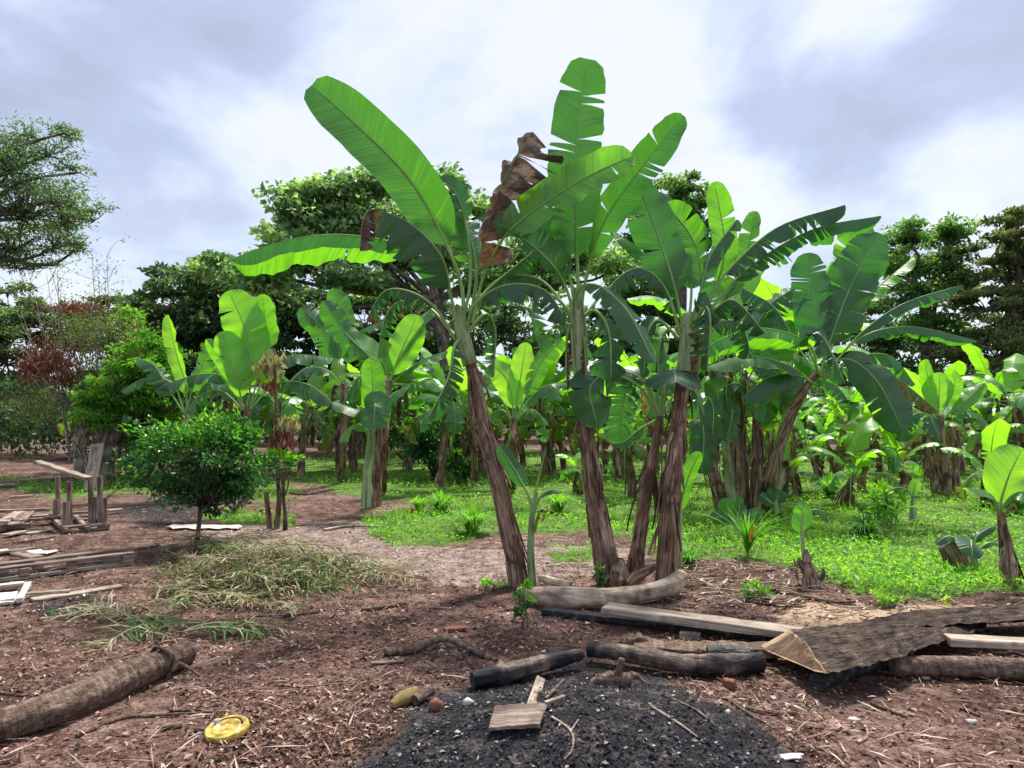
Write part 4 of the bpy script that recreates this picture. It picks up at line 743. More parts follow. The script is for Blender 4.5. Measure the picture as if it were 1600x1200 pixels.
# --- sucker beside A
hero('banana_sucker', 'thin green banana sucker standing right against the leaning trunk', 6.95, (832, 915), [
    ([(832, 800), (836, 770), (845, 735), (852, 705)], 5, dict(bf=0.3, face=CAM, droop=60, curl=40, tears=0, tint=.35)),
    ([(832, 800), (826, 775), (808, 740), (780, 696)], 14, dict(bf=0.35, face=LU, droop=10, curl=20, tears=0, tint=.05)),
    ([(832, 800), (845, 775, -.1), (862, 765, -.15), (880, 768, -.2)], 9, dict(bf=0.35, face=UP, droop=10, curl=20, tears=0, tint=.25)),
    ([(834, 830), (842, 800, -.1), (850, 796, -.12), (846, 815, -.12)], 6, dict(bf=0.3, face=UP, droop=40, curl=20, tears=2, dry=.5, tint=.25)),
], None, None, None, 0, ([(832, 918), (829, 860), (832, 800), (838, 770)], [7, 6, 5, 3]), 15)
# --- E: leaning plant, right, with the fan of leaves
GR = 'banana plants of the right clump'
hero('banana_plant', 'banana plant leaning right out of the right clump, topped by a wide fan of leaves', 11.4, (1196, 796), [
    ([(1275, 590), (1275, 510), (1270, 450), (1262, 395)], 36, dict(bf=0.28, face=(0, -1, .15), droop=2, curl=14, tears=4, tint=0.05, tipw=.35, gap=.03)),
    ([(1280, 590), (1305, 510), (1335, 435), (1374, 364)], 42, dict(bf=0.22, face=(-.2, -1, .15), droop=2, curl=16, tears=4, tint=0.10, tipw=.3, gap=.03)),
    ([(1280, 590), (1300, 500, .3), (1325, 420, .4), (1345, 345, .5)], 34, dict(bf=0.4, face=(.2, 1, 0), droop=8, curl=14, tears=3, tint=0.62)),
    ([(1285, 590), (1310, 520, .2), (1360, 460, .3), (1426, 402, .4)], 19, dict(bf=0.5, face=(.4, 0, 1), droop=25, curl=14, tears=2, tint=0.85)),
    ([(1285, 592), (1340, 525), (1410, 475), (1503, 445)], 26, dict(bf=0.30, face=(-.1, -.25, 1), droop=38, curl=14, tears=5, tint=0.22, gap=.03, asym=-.35)),
    ([(1285, 594), (1340, 530, -.1), (1420, 510, -.15), (1526, 532, -.2)], 24, dict(bf=0.28, face=(-.1, -.25, 1), droop=36, curl=12, tears=4, tint=0.42, gap=.03, asym=-.35)),
    ([(1280, 590), (1262, 535, -.2), (1190, 512, -.4), (1130, 528, -.6), (1082, 558, -.7)], 32, dict(bf=0.24, face=(.1, -.1, 1), droop=46, curl=14, tears=3, tint=0.62, gap=.03, asym=.35)),
    ([(1272, 600), (1235, 572, -.4), (1170, 556, -.7), (1103, 573, -1.0)], 24, dict(bf=0.2, face=(.1, -.1, 1), droop=28, curl=18, tears=2, tint=0.52, gap=.02)),
    ([(1276, 600), (1240, 585, -.3), (1200, 590, -.5), (1160, 620, -.6)], 28, dict(bf=0.2, face=UP, droop=38, curl=18, tears=2, tint=0.20, gap=.02)),
    ([(1284, 596), (1320, 560, -.3), (1370, 595, -.6), (1412, 675, -.8)], 32, dict(bf=0.24, face=(-.4, -.8, .5), droop=12, curl=22, tears=2, tint=0.18, dry=.08, edge=.2, gap=.03)),
    ([(1284, 596), (1340, 562, -.1), (1400, 590, -.3), (1466, 642, -.4)], 22, dict(bf=0.30, face=(.3, -.5, .8), droop=40, curl=30, tears=5, tint=0.2, dry=.42, edge=.2, gap=.05, label='half dead brown edged leaf drooping right')),
    ([(1284, 590), (1262, 535, -.6), (1285, 525, -.9), (1320, 600, -1.0)], 22, dict(bf=0.4, face=(.2, -1, .5), droop=20, curl=40, tears=7, tint=0.0, edge=.2, gap=.05)),
    ([(1278, 590), (1240, 530, .2), (1210, 480, .3), (1160, 450, .4)], 28, dict(bf=0.35, face=UP, droop=35, curl=20, tears=6, tint=0.1, gap=.04)),
    ([(1286, 590), (1330, 560, .4), (1390, 555, .5), (1430, 600, .6)], 26, dict(bf=0.3, face=UP, droop=35, curl=20, tears=4, tint=0.4, gap=.04)),
], GR, [(1206, 740), (1232, 660), (1262, 600), (1276, 585)], [17, 14, 12, 10, 8, 6], 22, None, 16)
hero('banana_plant', 'dark banana trunk in the middle of the right clump, dead leaves hanging at its top', 12.2, (1162, 798), [
    ([(1152, 620), (1145, 540), (1130, 480), (1110, 440)], 34, dict(bf=0.35, face=CAM, droop=10, curl=18, tears=5, tint=0.2)),
    ([(1152, 620), (1170, 540), (1200, 480), (1240, 450)], 34, dict(bf=0.35, face=(-.3, -.6, .6), droop=20, curl=18, tears=6, tint=0.1, gap=.05)),
    ([(1152, 620), (1120, 560), (1080, 560), (1050, 620)], 30, dict(bf=0.3, face=UP, droop=30, curl=18, tears=6, tint=0.2, gap=.05)),
    ([(1152, 620), (1162, 590, -.2), (1168, 610, -.25), (1160, 690, -.25)], 14, dict(bf=0.1, face=CAM, droop=60, curl=50, tears=8, dry=.65, tint=.1, K=4, label='dead brown leaf hanging against the trunk')),
    ([(1152, 620), (1140, 590, -.2), (1135, 610, -.25), (1140, 680, -.25)], 16, dict(bf=0.1, face=CAM, droop=50, curl=50, tears=8, dry=.55, tint=.1, K=4, label='dead brown leaf hanging against the trunk')),
    ([(1155, 620), (1185, 570), (1225, 580), (1250, 640)], 26, dict(bf=0.3, face=UP, droop=35, curl=18, tears=3, tint=0.5)),
], GR, [(1160, 730), (1156, 660), (1152, 610)], [14, 11, 10, 9, 7], 18, None, 17)
hero('banana_plant', 'second dark trunk of the right clump, just right of the one with hanging dead leaves', 12.0, (1184, 800), [
    ([(1182, 650), (1190, 600), (1215, 560), (1235, 500)], 26, dict(bf=0.35, face=CAM, droop=10, curl=18, tears=3, tint=0.55)),
    ([(1182, 650), (1170, 610), (1140, 600), (1110, 640)], 24, dict(bf=0.35, face=UP, droop=30, curl=18, tears=3, tint=0.35)),
    ([(1184, 650), (1205, 625, .1), (1225, 650, .1), (1225, 720, .1)], 20, dict(bf=0.3, face=CAM, droop=20, curl=18, tears=3, dry=.30, tint=.8, label='yellowing leaf among the trunks')),
], GR, [(1184, 740), (1183, 690), (1182, 645)], [13, 11, 10, 9, 7], 16, None, 18)
hero('banana_plant', 'banana trunk leaning left at the left side of the right clump', 11.6, (1132, 802), [
    ([(1092, 640), (1085, 590), (1105, 540), (1130, 490)], 28, dict(bf=0.35, face=CAM, droop=10, curl=18, tears=3, tint=0.35)),
    ([(1092, 640), (1105, 620, -.2), (1115, 640, -.3), (1112, 700, -.3)], 22, dict(bf=0.3, face=(.3, -1, .2), droop=5, curl=18, tears=1, tint=0.15)),
    ([(1092, 640), (1060, 600), (1030, 610), (1010, 650)], 24, dict(bf=0.35, face=UP, droop=30, curl=18, tears=3, tint=0.5)),
    ([(1092, 640), (1098, 660, -.3), (1100, 690, -.35), (1096, 740, -.35)], 22, dict(bf=0.2, face=CAM, droop=5, curl=18, tears=1, tint=0.10)),
], GR, [(1118, 750), (1104, 700), (1092, 635)], [15, 13, 11, 9, 6], 16, None, 19)
for i, (b, s, lv, tn, lab) in enumerate([
    ((1146, 800), [(1146, 800), (1138, 730), (1128, 650)], [([(1128, 660), (1122, 620), (1118, 590)], 20), ([(1130, 660), (1145, 640, -.1), (1135, 690, -.2)], 16)], 0.35, 'slim green banana sucker with an orange foot left in the right clump'),
    ((1212, 800), [(1212, 800), (1214, 730), (1222, 660)], [([(1222, 665), (1225, 630), (1232, 590)], 20), ([(1222, 665), (1200, 640, -.1), (1190, 660, -.2)], 14)], 0.6, 'yellow green banana sucker between the dark trunks and the right leaning trunk')]):
    hero('banana_sucker', lab, 11.9-0.1*i, b, [(p, hw, dict(bf=.25, face=CAM, droop=8, curl=15, tears=1, tint=tn)) for p, hw in lv], 'young suckers in the right clump', None, None, 0, (s, [9, 7, 4]), 20+i)
# --- small plants in the right field
def sprout(label, base, Y, stem, rad, leaves, seed, trunk=False, name='young_banana_plant'):
    lv = [(p, hw, {**dict(bf=.25, face=CAM, droop=5, curl=15, tears=0, tint=.5, seed=seed*9+i), **kw}) for i, (p, hw, kw) in enumerate(leaves)]
    if trunk: return hero(name, label, Y, base, lv, 'young banana plants in the weeds', stem, rad, 10, None, seed, cat='young banana plant')
    return hero(name, label, Y, base, lv, 'young banana plants in the weeds', None, None, 0, ([base]+list(stem), rad), seed, cat='young banana plant')
sprout('slender banana shoot with one folded upright leaf growing from a cut stump', (1262, 905), 7.15, [(1256, 870), (1254, 835)], [4, 3, 3],
    [([(1254, 840), (1252, 820), (1254, 800), (1244, 790)], 15, dict(bf=.1, tint=.5, face=(-.4, -1, .1), blunt=.2)), ([(1254, 840), (1262, 805, .05), (1272, 796, .05), (1290, 800, .05)], 8, dict(bf=.3, tint=.12, face=UP, droop=25))], 31)
sprout('young banana plant with a big glowing lime leaf at the right edge', (1578, 918), 7.1, [(1574, 860), (1565, 812), (1562, 795)], [14, 13, 11, 8, 5],
    [([(1562, 800), (1565, 780), (1578, 740), (1598, 700)], 42, dict(bf=.12, tint=.92, face=(.2, -1, .1), basew=.35, tipw=.5)), ([(1562, 800), (1550, 775, -.1), (1530, 765, -.2), (1510, 762, -.3)], 14, dict(tint=.7, face=UP, droop=20)), ([(1562, 800), (1580, 775, -.1), (1605, 770, -.2), (1650, 800, -.2)], 22, dict(tint=.6, face=UP, droop=20)), ([(1566, 805), (1582, 790), (1590, 800)], 5, dict(tint=.5, dry=.6))], 32, True)
sprout('low banana sprout with grey green leaves beside the cut trunk stump', (1522, 898), 7.6, [(1522, 880), (1520, 862)], [6, 6, 4],
    [([(1520, 866), (1518, 845, -.1), (1518, 850, -.3), (1520, 872, -.4)], 22, dict(tint=.2, face=(0, -.8, .7), bf=.3, tipw=.45)), ([(1520, 866), (1525, 840), (1545, 825), (1556, 822)], 9, dict(tint=.0, face=UP, droop=15)), ([(1520, 866), (1500, 845), (1480, 838), (1462, 850)], 10, dict(tint=.0, face=UP, droop=15)), ([(1520, 866), (1540, 850), (1555, 848), (1568, 858)], 8, dict(tint=.05, face=UP, droop=15))], 33)
sprout('small banana plant with one curled lime leaf in the middle of the weeds', (1427, 814), 11.0, [(1427, 790), (1428, 775)], [6, 5, 3],
    [([(1428, 780), (1428, 765), (1434, 750)], 9, dict(tint=.95, bf=.1)), ([(1428, 780), (1418, 765), (1400, 762), (1388, 775)], 11, dict(tint=.35, face=UP, droop=30))], 34)
sprout('two leaved banana sprout at the foot of the right clump, right side', (1214, 800), 11.4, [(1212, 790), (1212, 782)], [4, 4, 3],
    [([(1212, 790), (1215, 775), (1218, 765)], 16, dict(tint=.5, bf=.1)), ([(1212, 790), (1198, 780), (1188, 772)], 9, dict(tint=.45, bf=.1))], 35)
sprout('rosette of broad rounded leaves in front of the right clump', (1150, 838), 9.7, [(1150, 826), (1150, 818)], [5, 4, 3],
    [([(1150, 825), (1138, 800), (1136, 778)], 14, dict(tint=.5, bf=.2)), ([(1150, 825), (1130, 808), (1112, 812)], 12, dict(tint=.35, bf=.2)), ([(1150, 825), (1154, 800), (1158, 775)], 7, dict(tint=.5, bf=.2)), ([(1152, 825), (1160, 800), (1156, 790)], 8, dict(tint=.0, bf=.2)), ([(1152, 825), (1172, 805), (1192, 800)], 9, dict(tint=.3, bf=.2))], 36)
sprout('single upright leaf rising beside the rightmost front trunk', (1062, 885), 7.6, [(1062, 840), (1063, 800)], [5, 4, 3],
    [([(1063, 810), (1066, 780), (1078, 740), (1094, 706)], 15, dict(tint=.62, bf=.1, face=(.4, -1, .1))), ([(1063, 810), (1058, 790), (1060, 760)], 8, dict(tint=.3))], 37)
# --- left: lime upright leaves
GL = 'banana plants left of the leaning trunk'
hero('banana_plant', 'banana plant with the tallest lime upright leaves, behind the round citrus tree', 12.0, (392, 770), [
    ([(385, 640), (392, 590), (385, 520), (357, 454)], 34, dict(bf=.22, face=CAM, droop=2, curl=14, tears=1, tint=.86, tipw=.3, basew=.3, edge=.03)),
    ([(390, 640), (405, 580, .1), (415, 520, .2), (410, 460, .2)], 26, dict(bf=.30, face=(.2, .9, 0), droop=2, curl=14, tears=2, tint=.72, tipw=.35)),
    ([(380, 640), (372, 600, -.1), (362, 560, -.1), (346, 518, -.1)], 26, dict(bf=.15, face=CAM, droop=2, curl=14, tears=1, tint=.84, tipw=.35, basew=.35)),
    ([(382, 640), (362, 590), (345, 560), (322, 530)], 14, dict(bf=.3, face=CAM, droop=20, curl=14, tears=1, tint=.75)),
    ([(390, 640), (420, 580), (460, 555), (520, 560)], 24, dict(bf=.3, face=UP, droop=20, curl=14, tears=3, tint=.40)),
    ([(382, 640), (350, 590), (310, 585), (260, 600)], 22, dict(bf=.3, face=UP, droop=20, curl=14, tears=3, tint=.30)),
    ([(390, 640), (430, 600), (480, 600), (520, 630)], 22, dict(bf=.3, face=UP, droop=20, curl=14, tears=3, tint=.35)),
    ([(380, 640), (345, 610), (310, 620), (285, 650)], 22, dict(bf=.3, face=UP, droop=20, curl=14, tears=3, tint=.5)),
], GL, [(390, 720), (387, 670), (386, 635)], [13, 12, 11, 9], 16, None, 41)
hero('banana_plant', 'slim banana plant with one narrow lime upright leaf left of the tallest lime leaves', 14.0, (285, 755), [
    ([(292, 650), (290, 600), (275, 550), (262, 492)], 15, dict(bf=.2, face=(.3, 1, 0), droop=15, curl=24, tears=1, tint=.9, tipw=.3)),
    ([(290, 650), (270, 600), (230, 590), (190, 610)], 20, dict(bf=.3, face=UP, droop=20, curl=14, tears=3, tint=.35)),
    ([(290, 650), (265, 610), (240, 570), (215, 560)], 20, dict(bf=.3, face=UP, droop=20, curl=14, tears=3, tint=.25)),
    ([(292, 650), (320, 600), (350, 600), (370, 620)], 20, dict(bf=.3, face=UP, droop=20, curl=14, tears=3, tint=.4)),
    ([(290, 650), (300, 610), (320, 560), (330, 530)], 18, dict(bf=.3, face=CAM, droop=20, curl=14, tears=3, tint=.6)),
], GL, [(288, 710), (290, 645)], [11, 10, 9, 7], 12, None, 42)
hero('banana_plant', 'banana plant on two thin brown trunks with broad glowing leaves, left of the leaning one', 12.8, (598, 768), [
    ([(608, 600), (622, 560), (640, 520), (652, 492)], 27, dict(bf=.12, face=CAM, droop=2, curl=14, tears=0, tint=.88, tipw=.4, basew=.4)),
    ([(608, 600), (600, 570, -.1), (580, 548, -.2), (556, 530, -.3)], 26, dict(bf=.15, face=(-.3, .5, -.8), droop=5, curl=14, tears=0, tint=.52)),
    ([(606, 600), (625, 550, .1), (650, 510, .1), (680, 475, .1)], 18, dict(bf=.3, face=(-.5, -.5, .7), droop=10, curl=14, tears=1, tint=.6)),
    ([(610, 600), (640, 575, -.1), (665, 560, -.2), (700, 548, -.2)], 16, dict(bf=.2, face=UP, droop=15, curl=14, tears=1, tint=.35)),
    ([(610, 600), (640, 600, -.1), (670, 595, -.2), (690, 610, -.2)], 16, dict(bf=.2, face=UP, droop=15, curl=14, tears=1, tint=.45)),
    ([(606, 600), (580, 560, .1), (540, 520, .2), (505, 470, .2)], 22, dict(bf=.3, face=LU, droop=10, curl=18, tears=3, tint=.35)),
    ([(606, 600), (590, 590, .1), (560, 590, .2), (530, 640, .2)], 18, dict(bf=.3, face=UP, droop=20, curl=18, tears=3, tint=.45)),
], GL, [(600, 700), (606, 640), (608, 595)], [14, 11, 10, 8], 12, None, 43, more_trunks=[([(588, 772), (592, 710), (600, 640)], [13, 10, 8], 10)])
hero('young_banana_plant', 'young banana plant on a pale smooth post, leaves spread below the glowing ones', 11.6, (572, 790), [
    ([(580, 700), (575, 650), (555, 640), (520, 628)], 19, dict(bf=.3, face=UP, droop=10, curl=14, tears=0, tint=.55)),
    ([(580, 700), (582, 650), (582, 600), (578, 560)], 20, dict(bf=.2, face=CAM, droop=10, curl=14, tears=0, tint=.65)),
    ([(580, 700), (590, 655), (610, 620), (640, 600)], 17, dict(bf=.3, face=UP, droop=10, curl=14, tears=0, tint=.55)),
    ([(580, 700), (584, 655, -.1), (586, 630, -.3), (584, 670, -.5)], 24, dict(bf=.4, face=(0, -.8, .5), droop=5, curl=20, tears=0, tint=.3)),
    ([(580, 700), (570, 670), (550, 665), (530, 690)], 14, dict(bf=.3, face=UP, droop=10, curl=14, tears=0, tint=.75)),
], GL, None, None, 0, ([(572, 792), (574, 740), (579, 700), (582, 660)], [8, 7, 7, 5]), 44, cat='young banana plant')
hero('banana_plant', 'banana plant with bunched upright lime leaves on pale stalks, right of the leaning trunk', 13.2, (800, 760), [
    ([(802, 660), (800, 620), (790, 590), (766, 568)], 22, dict(bf=.2, face=CAM, droop=2, curl=14, tears=0, tint=.86, tipw=.4, basew=.3)),
    ([(804, 660), (808, 620), (815, 580), (822, 535)], 19, dict(bf=.2, face=CAM, droop=2, curl=14, tears=0, tint=.92, tipw=.4, basew=.3)),
    ([(802, 660), (780, 620), (750, 615), (725, 640)], 16, dict(bf=.3, face=UP, droop=20, curl=18, tears=3, tint=.45)),
    ([(804, 660), (830, 620), (860, 600), (890, 600)], 16, dict(bf=.3, face=UP, droop=20, curl=18, tears=3, tint=.35)),
    ([(804, 660), (825, 640), (845, 650), (855, 690)], 15, dict(bf=.3, face=UP, droop=20, curl=18, tears=3, tint=.5)),
    ([(802, 660), (785, 640), (765, 650), (755, 690)], 15, dict(bf=.3, face=UP, droop=20, curl=18, tears=3, tint=.5)),
    ([(804, 660), (830, 600), (850, 560), (880, 530)], 17, dict(bf=.3, face=CAM, droop=10, curl=18, tears=2, tint=.6)),
], 'banana plants seen between the front trunks', [(802, 710), (803, 655)], [11, 9, 8, 6], 12, None, 45)
hero('banana_plant', 'right field banana clump with a broad pointed lime leaf and three dark trunks', 14.6, (1478, 772), [
    ([(1466, 650), (1467, 630), (1468, 600), (1468, 582)], 26, dict(bf=.10, face=CAM, droop=2, curl=14, tears=0, tint=.95, tipw=.6, basew=.5)),
    ([(1464, 650), (1458, 620, .1), (1450, 590, .1), (1444, 562)], 13, dict(bf=.25, face=CAM, droop=2, curl=14, tears=0, tint=.8)),
    ([(1470, 650), (1485, 620, .1), (1492, 600, .1), (1488, 582)], 14, dict(bf=.25, face=CAM, droop=2, curl=14, tears=0, tint=.8)),
    ([(1470, 655), (1490, 640), (1515, 620), (1538, 598)], 13, dict(bf=.2, face=LU, droop=10, curl=14, tears=0, tint=.7)),
    ([(1464, 655), (1440, 625), (1425, 615), (1405, 618)], 14, dict(bf=.3, face=UP, droop=20, curl=14, tears=2, tint=.4)),
    ([(1470, 655), (1500, 640), (1530, 650), (1560, 680)], 15, dict(bf=.3, face=UP, droop=20, curl=14, tears=2, tint=.4)),
    ([(1464, 655), (1440, 645), (1420, 655), (1405, 690)], 15, dict(bf=.3, face=UP, droop=20, curl=14, tears=2, tint=.2)),
    ([(1466, 655), (1455, 650, -.2), (1460, 665, -.4), (1470, 690, -.5)], 14, dict(bf=.3, face=UP, droop=20, curl=14, tears=2, tint=.15)),
], 'banana clumps of the right field', [(1475, 720), (1468, 650)], [13, 10, 8, 6], 14, None, 46, more_trunks=[([(1462, 770), (1460, 735), (1455, 712)], [12, 11, 8], 8), ([(1492, 772), (1494, 720), (1488, 668)], [12, 8, 6], 8)])
hero('banana_plant', 'banana plant with grey sagging top leaves and a stout trunk in the middle left field', 16.5, (534, 752), [
    ([(537, 610), (520, 560), (500, 510), (470, 480)], 24, dict(bf=.3, face=LU, droop=10, curl=14, tears=3, tint=.30)),
    ([(538, 610), (545, 550), (560, 520), (600, 500)], 20, dict(bf=.3, face=UP, droop=20, curl=14, tears=3, tint=.45)),
    ([(537, 610), (515, 580), (480, 575), (450, 600)], 20, dict(bf=.3, face=UP, droop=20, curl=14, tears=3, tint=.15)),
    ([(538, 610), (560, 590), (580, 600), (600, 640)], 18, dict(bf=.3, face=UP, droop=20, curl=14, tears=3, tint=.15)),
    ([(536, 610), (525, 600), (518, 610), (515, 640)], 10, dict(bf=.1, face=UP, droop=60, curl=40, tears=4, tint=.2, dry=.7)),
    ([(538, 610), (530, 560), (535, 500), (520, 450)], 20, dict(bf=.3, face=CAM, droop=10, curl=14, tears=3, tint=.4)),
], GL, [(536, 700), (537, 600)], [12, 9, 9, 8], 12, None, 47)

# --- the plantation behind: six kinds of plant, copied
def generic(seed, Ht, nl, Lf, hw, young, r=0.085, lean=0.2):
    rs = np.random.RandomState(seed); T = Thing('banana_plant', (0, 0, 0), 'banana plant', 'banana plant'); ax = rs.rand()*6.28
    top = np.array([math.cos(ax)*lean, math.sin(ax)*lean, Ht])
    mb = MB(); c, rr = tube(mb, [np.array([0, 0, -.1]), top*np.array([.3, .3, .5]), top], [r*1.15, r, r*.85, r*.6], 16, 10, 0, ridges=.05, rough=.03, seed=seed); flaps(mb, c, rr, 12, seed, (.15, .5), wd=.05, out=.08)
    T.part('trunk', mb, [M_TRUNK])
    for i in range(nl):
        f = i/(nl-1.0); az = i*2.4+rs.rand()*0.5; e = R(84-66*f**0.9*(0.75 if young else 1.05)+rs.randn()*5); L = Lf*(0.8+0.3*rs.rand())*(1-0.18*f)
        p = top+np.array([0, 0, -0.1]); pts = [p]; fc = []; step = L/6; bend = R(5+13*f+5*rs.rand())
        for k in range(6):
            e -= bend*(0.4+0.3*k); h = np.array([math.cos(az), math.sin(az), 0]); dirn = h*math.cos(e)+np.array([0, 0, math.sin(e)]); p = p+dirn*step; pts.append(p)
        for k in range(7):
            d = nrm(pts[min(k+1, 6)]-pts[max(k-1, 0)]); fc.append(nrm(np.cross(np.cross(d, [0, 0, 1])+1e-4, d)))
        old = f > 0.8
        T.part('leaf', banana_leaf(pts, hw*(0.85+0.3*rs.rand()), bf=.24, face=np.array(fc), droop=8+22*f, curl=18, tears=int(1+7*f), gap=.05, tint=(0.98 if young else 0.84)-0.42*f+0.08*rs.randn(), dry=0.05+(0.30 if old else 0), seed=seed*40+i, n=18, K=4, ribr=.014), [M_LEAF, M_RIB])
    for i in range(2 if not young else 1):
        az = rs.rand()*6.28; h = np.array([math.cos(az), math.sin(az), 0]); pts = [top-np.array([0, 0, .1]), top+h*.18+np.array([0, 0, .0]), top+h*.26-np.array([0, 0, .5]), top+h*.2-np.array([0, 0, 1.0])]
        T.part('leaf', banana_leaf(pts, .16, bf=.1, face=h+np.array([0, 0, .2]), droop=55, curl=40, tears=8, gap=.06, dry=.62, tint=.2, seed=seed*40+30+i, n=14, K=4), [M_LEAF, M_RIB], label='dead brown leaf hanging down the trunk')
    return T
protos = [generic(101, 1.9, 9, 2.1, .27, False), generic(102, 1.5, 8, 1.9, .25, True), generic(103, 2.2, 10, 2.2, .28, False), generic(104, 1.1, 7, 1.5, .22, True), generic(105, 1.7, 8, 2.0, .25, False, lean=.5), generic(106, 0.55, 6, 1.1, .18, True, .06)]
used = [False]*6
spots = [  # px, base py, kind, turn, scale, label
    (470, 745, 4, 1.0, .95, 'banana plant right behind the two bare stakes, its leaves sagging'),
    (428, 732, 0, 2.2, 1.0, 'banana plant half hidden behind the stakes with red dead leaves'),
    (552, 738, 1, 0.3, 1.0, 'young banana plant just right of the stout trunk in the middle left field'),
    (742, 758, 4, 4.0, .9, 'banana plant whose brown trunk shows just left of the leaning one'),
    (852, 745, 0, 5.1, 1.0, 'thin leaning banana trunk seen between the leaning and centre trunks'),
    (866, 744, 4, 2.1, 1.0, 'partner of the thin leaning banana trunk between the front trunks'),
    (968, 752, 3, 1.2, 1.1, 'short banana plant seen between the centre and thin trunk'),
    (988, 778, 3, 3.0, .9, 'brown stemmed young banana plant right behind the thin trunk'),
    (1240, 758, 2, 0.8, 1.0, 'banana plant close behind the right leaning trunk'),
    (1310, 745, 1, 2.6, .95, 'banana plant with a lime crown in the right field, left of the broad pointed leaf'),
    (1345, 766, 3, 4.4, .9, 'short banana plant with drooping pale leaves in the middle of the right field'),
    (1400, 735, 0, 1.9, .9, 'banana plant behind the curled lime leaf sprout'),
    (1540, 738, 2, 3.3, .85, 'banana plant right of the three dark trunks'),
    (1590, 745, 0, 0.6, .9, 'banana plant cut by the right edge, behind the big lime leaf'),
    (1065, 752, 1, 5.5, 1.0, 'banana plant behind the rightmost front trunk'),
    (235, 745, 1, 4.8, .95, 'young banana plant among the left shrubs'),
    (640, 735, 2, 1.5, .95, 'banana plant behind the broad glowing leaves'),
    (930, 738, 2, 2.9, .95, 'banana plant behind the tallest front banana'),
    (1152, 786, 2, 0.4, 1.12, 'banana plant whose crown fills the gap above the dark trunks of the right clump'),
    (1222, 776, 0, 3.6, 1.2, 'banana plant crown filling the space between the right clump and its leaning trunk'),
    (1018, 770, 4, 0.9, 1.1, 'banana plant behind the thin trunked one of the front clump'),
    (690, 765, 0, 2.6, .9, 'banana plant left of the leaning trunk, behind the two grass tufts'),
]
for px, py, k, rz, sc, lab in spots:
    p = G(px, py)
    if not used[k]: protos[k].o.location = tuple(p); protos[k].o.rotation_euler = (0, 0, rz); protos[k].o.scale = (sc,)*3; protos[k].o['label'] = lab; protos[k].o['group'] = 'banana plants of the plantation behind'; used[k] = True
    else: dup(protos[k].o, p, rz, sc, lab, 'banana plants of the plantation behind')
for px, py, rz, sc, lab in ((1318, 792, 1., .9, 'low young banana plant between the grass tufts of the right field'), (1245, 778, 2., .8, 'low young banana plant just behind the foot of the right leaning trunk'), (1420, 770, 3., 1., 'low young banana plant left of the three dark trunks'), (1552, 792, 4., 1., 'low young banana plant behind the big glowing lime leaf'), (905, 772, 5., .8, 'low young banana plant between the centre trunk and the thin pair')):
    p = G(px, py)
    if not used[5]: protos[5].o.location = tuple(p); protos[5].o['label'] = lab; protos[5].o['group'] = 'banana plants of the plantation behind'; used[5] = True
    else: dup(protos[5].o, p, rz, sc, lab, 'banana plants of the plantation behind')
rs = np.random.RandomState(77); placed = []; far = []
def far_row(row, n, x0, x1, y0, y1, kinds, s0=0.85, s1=1.15):
    for i in range(n):
        for tr_ in range(20):
            Y = rs.uniform(y0, y1); px = x0+(x1-x0)*(i+rs.rand())/n; X = (px-800)/F*Y
            if all((X-a)**2+(Y-b)**2 > 1.2 for a, b in placed): break
        placed.append((X, Y)); k = kinds[rs.randint(len(kinds))]; sc = rs.uniform(s0, s1); rz = rs.rand()*6.28; loc = (X, Y, float(H(X, Y)))
        if not used[k]: o = protos[k].o; o.location = loc; used[k] = True; tag(o, 'x', 'banana plant', 'far banana plants')
        else: o = dup(protos[k].o, loc, rz, sc, 'x', 'far banana plants')
        far.append((px, row, o))
far_row('first', 13, 440, 1060, 18.5, 23, [0, 1, 2, 4], .8, 1.05)
far_row('first', 12, 1080, 1750, 16.5, 23, [0, 1, 3, 4, 3], .7, .95)
far_row('back', 15, 380, 1100, 24, 31, [0, 1, 2, 4])
far_row('back', 18, 1080, 1800, 24, 31, [0, 1, 3, 4, 2], .7, .95)
far_row('first', 5, 150, 400, 17, 21, [0, 1, 3])
far_row('low', 16, 1100, 1650, 17, 26, [5, 3, 5], .8, 1.3)
ORD = ['leftmost', 'second from the left', 'third from the left', 'fourth from the left', 'fifth from the left', 'sixth from the left', 'seventh from the left', 'eighth from the left', 'ninth from the left', 'tenth from the left', 'eleventh from the left', 'twelfth from the left']
MARK = [(0, 'behind the round citrus tree'), (430, 'behind the broad glowing leaves'), (700, 'behind the leaning front trunk'), (860, 'behind the tallest front banana'), (1000, 'behind the rightmost front trunk'), (1090, 'behind the right clump'), (1260, 'beyond the fan of leaves'), (1420, 'beyond the three dark trunks'), (1580, 'past the right edge')]
WORD = {'first': 'far banana plant in the nearer row', 'back': 'far banana plant in the hindmost row', 'low': 'small low far banana plant'}
cnt = {}
for px, row, o in sorted(far, key=lambda a: a[0]):
    m = [t for x, t in MARK if x <= px][-1]; c = cnt.get((row, m), 0); cnt[(row, m)] = c+1
    o['label'] = '%s %s, %s' % (WORD[row], m, ORD[min(c, 11)])
# ================================================================ logs, boards and debris
def log(name, label, pts, rad, mats, sides=16, n=30, seed=1, cat='log', group=None, rough=.03, ridges=.04, lump=.05, extra=None, pts3=None, flat=1.0):
    q = pts3 if pts3 is not None else [G(p[0], p[1], p[2]) for p in pts]
    mb = MB(); tube(mb, q, rad, n, sides, 0, rough=rough, seed=seed, ridges=ridges, lump=lump, cap=1, flat=flat)
    if extra: extra(mb, q)
    return single(name, mb, mats, (q[0]+q[-1])/2, label, cat, group)
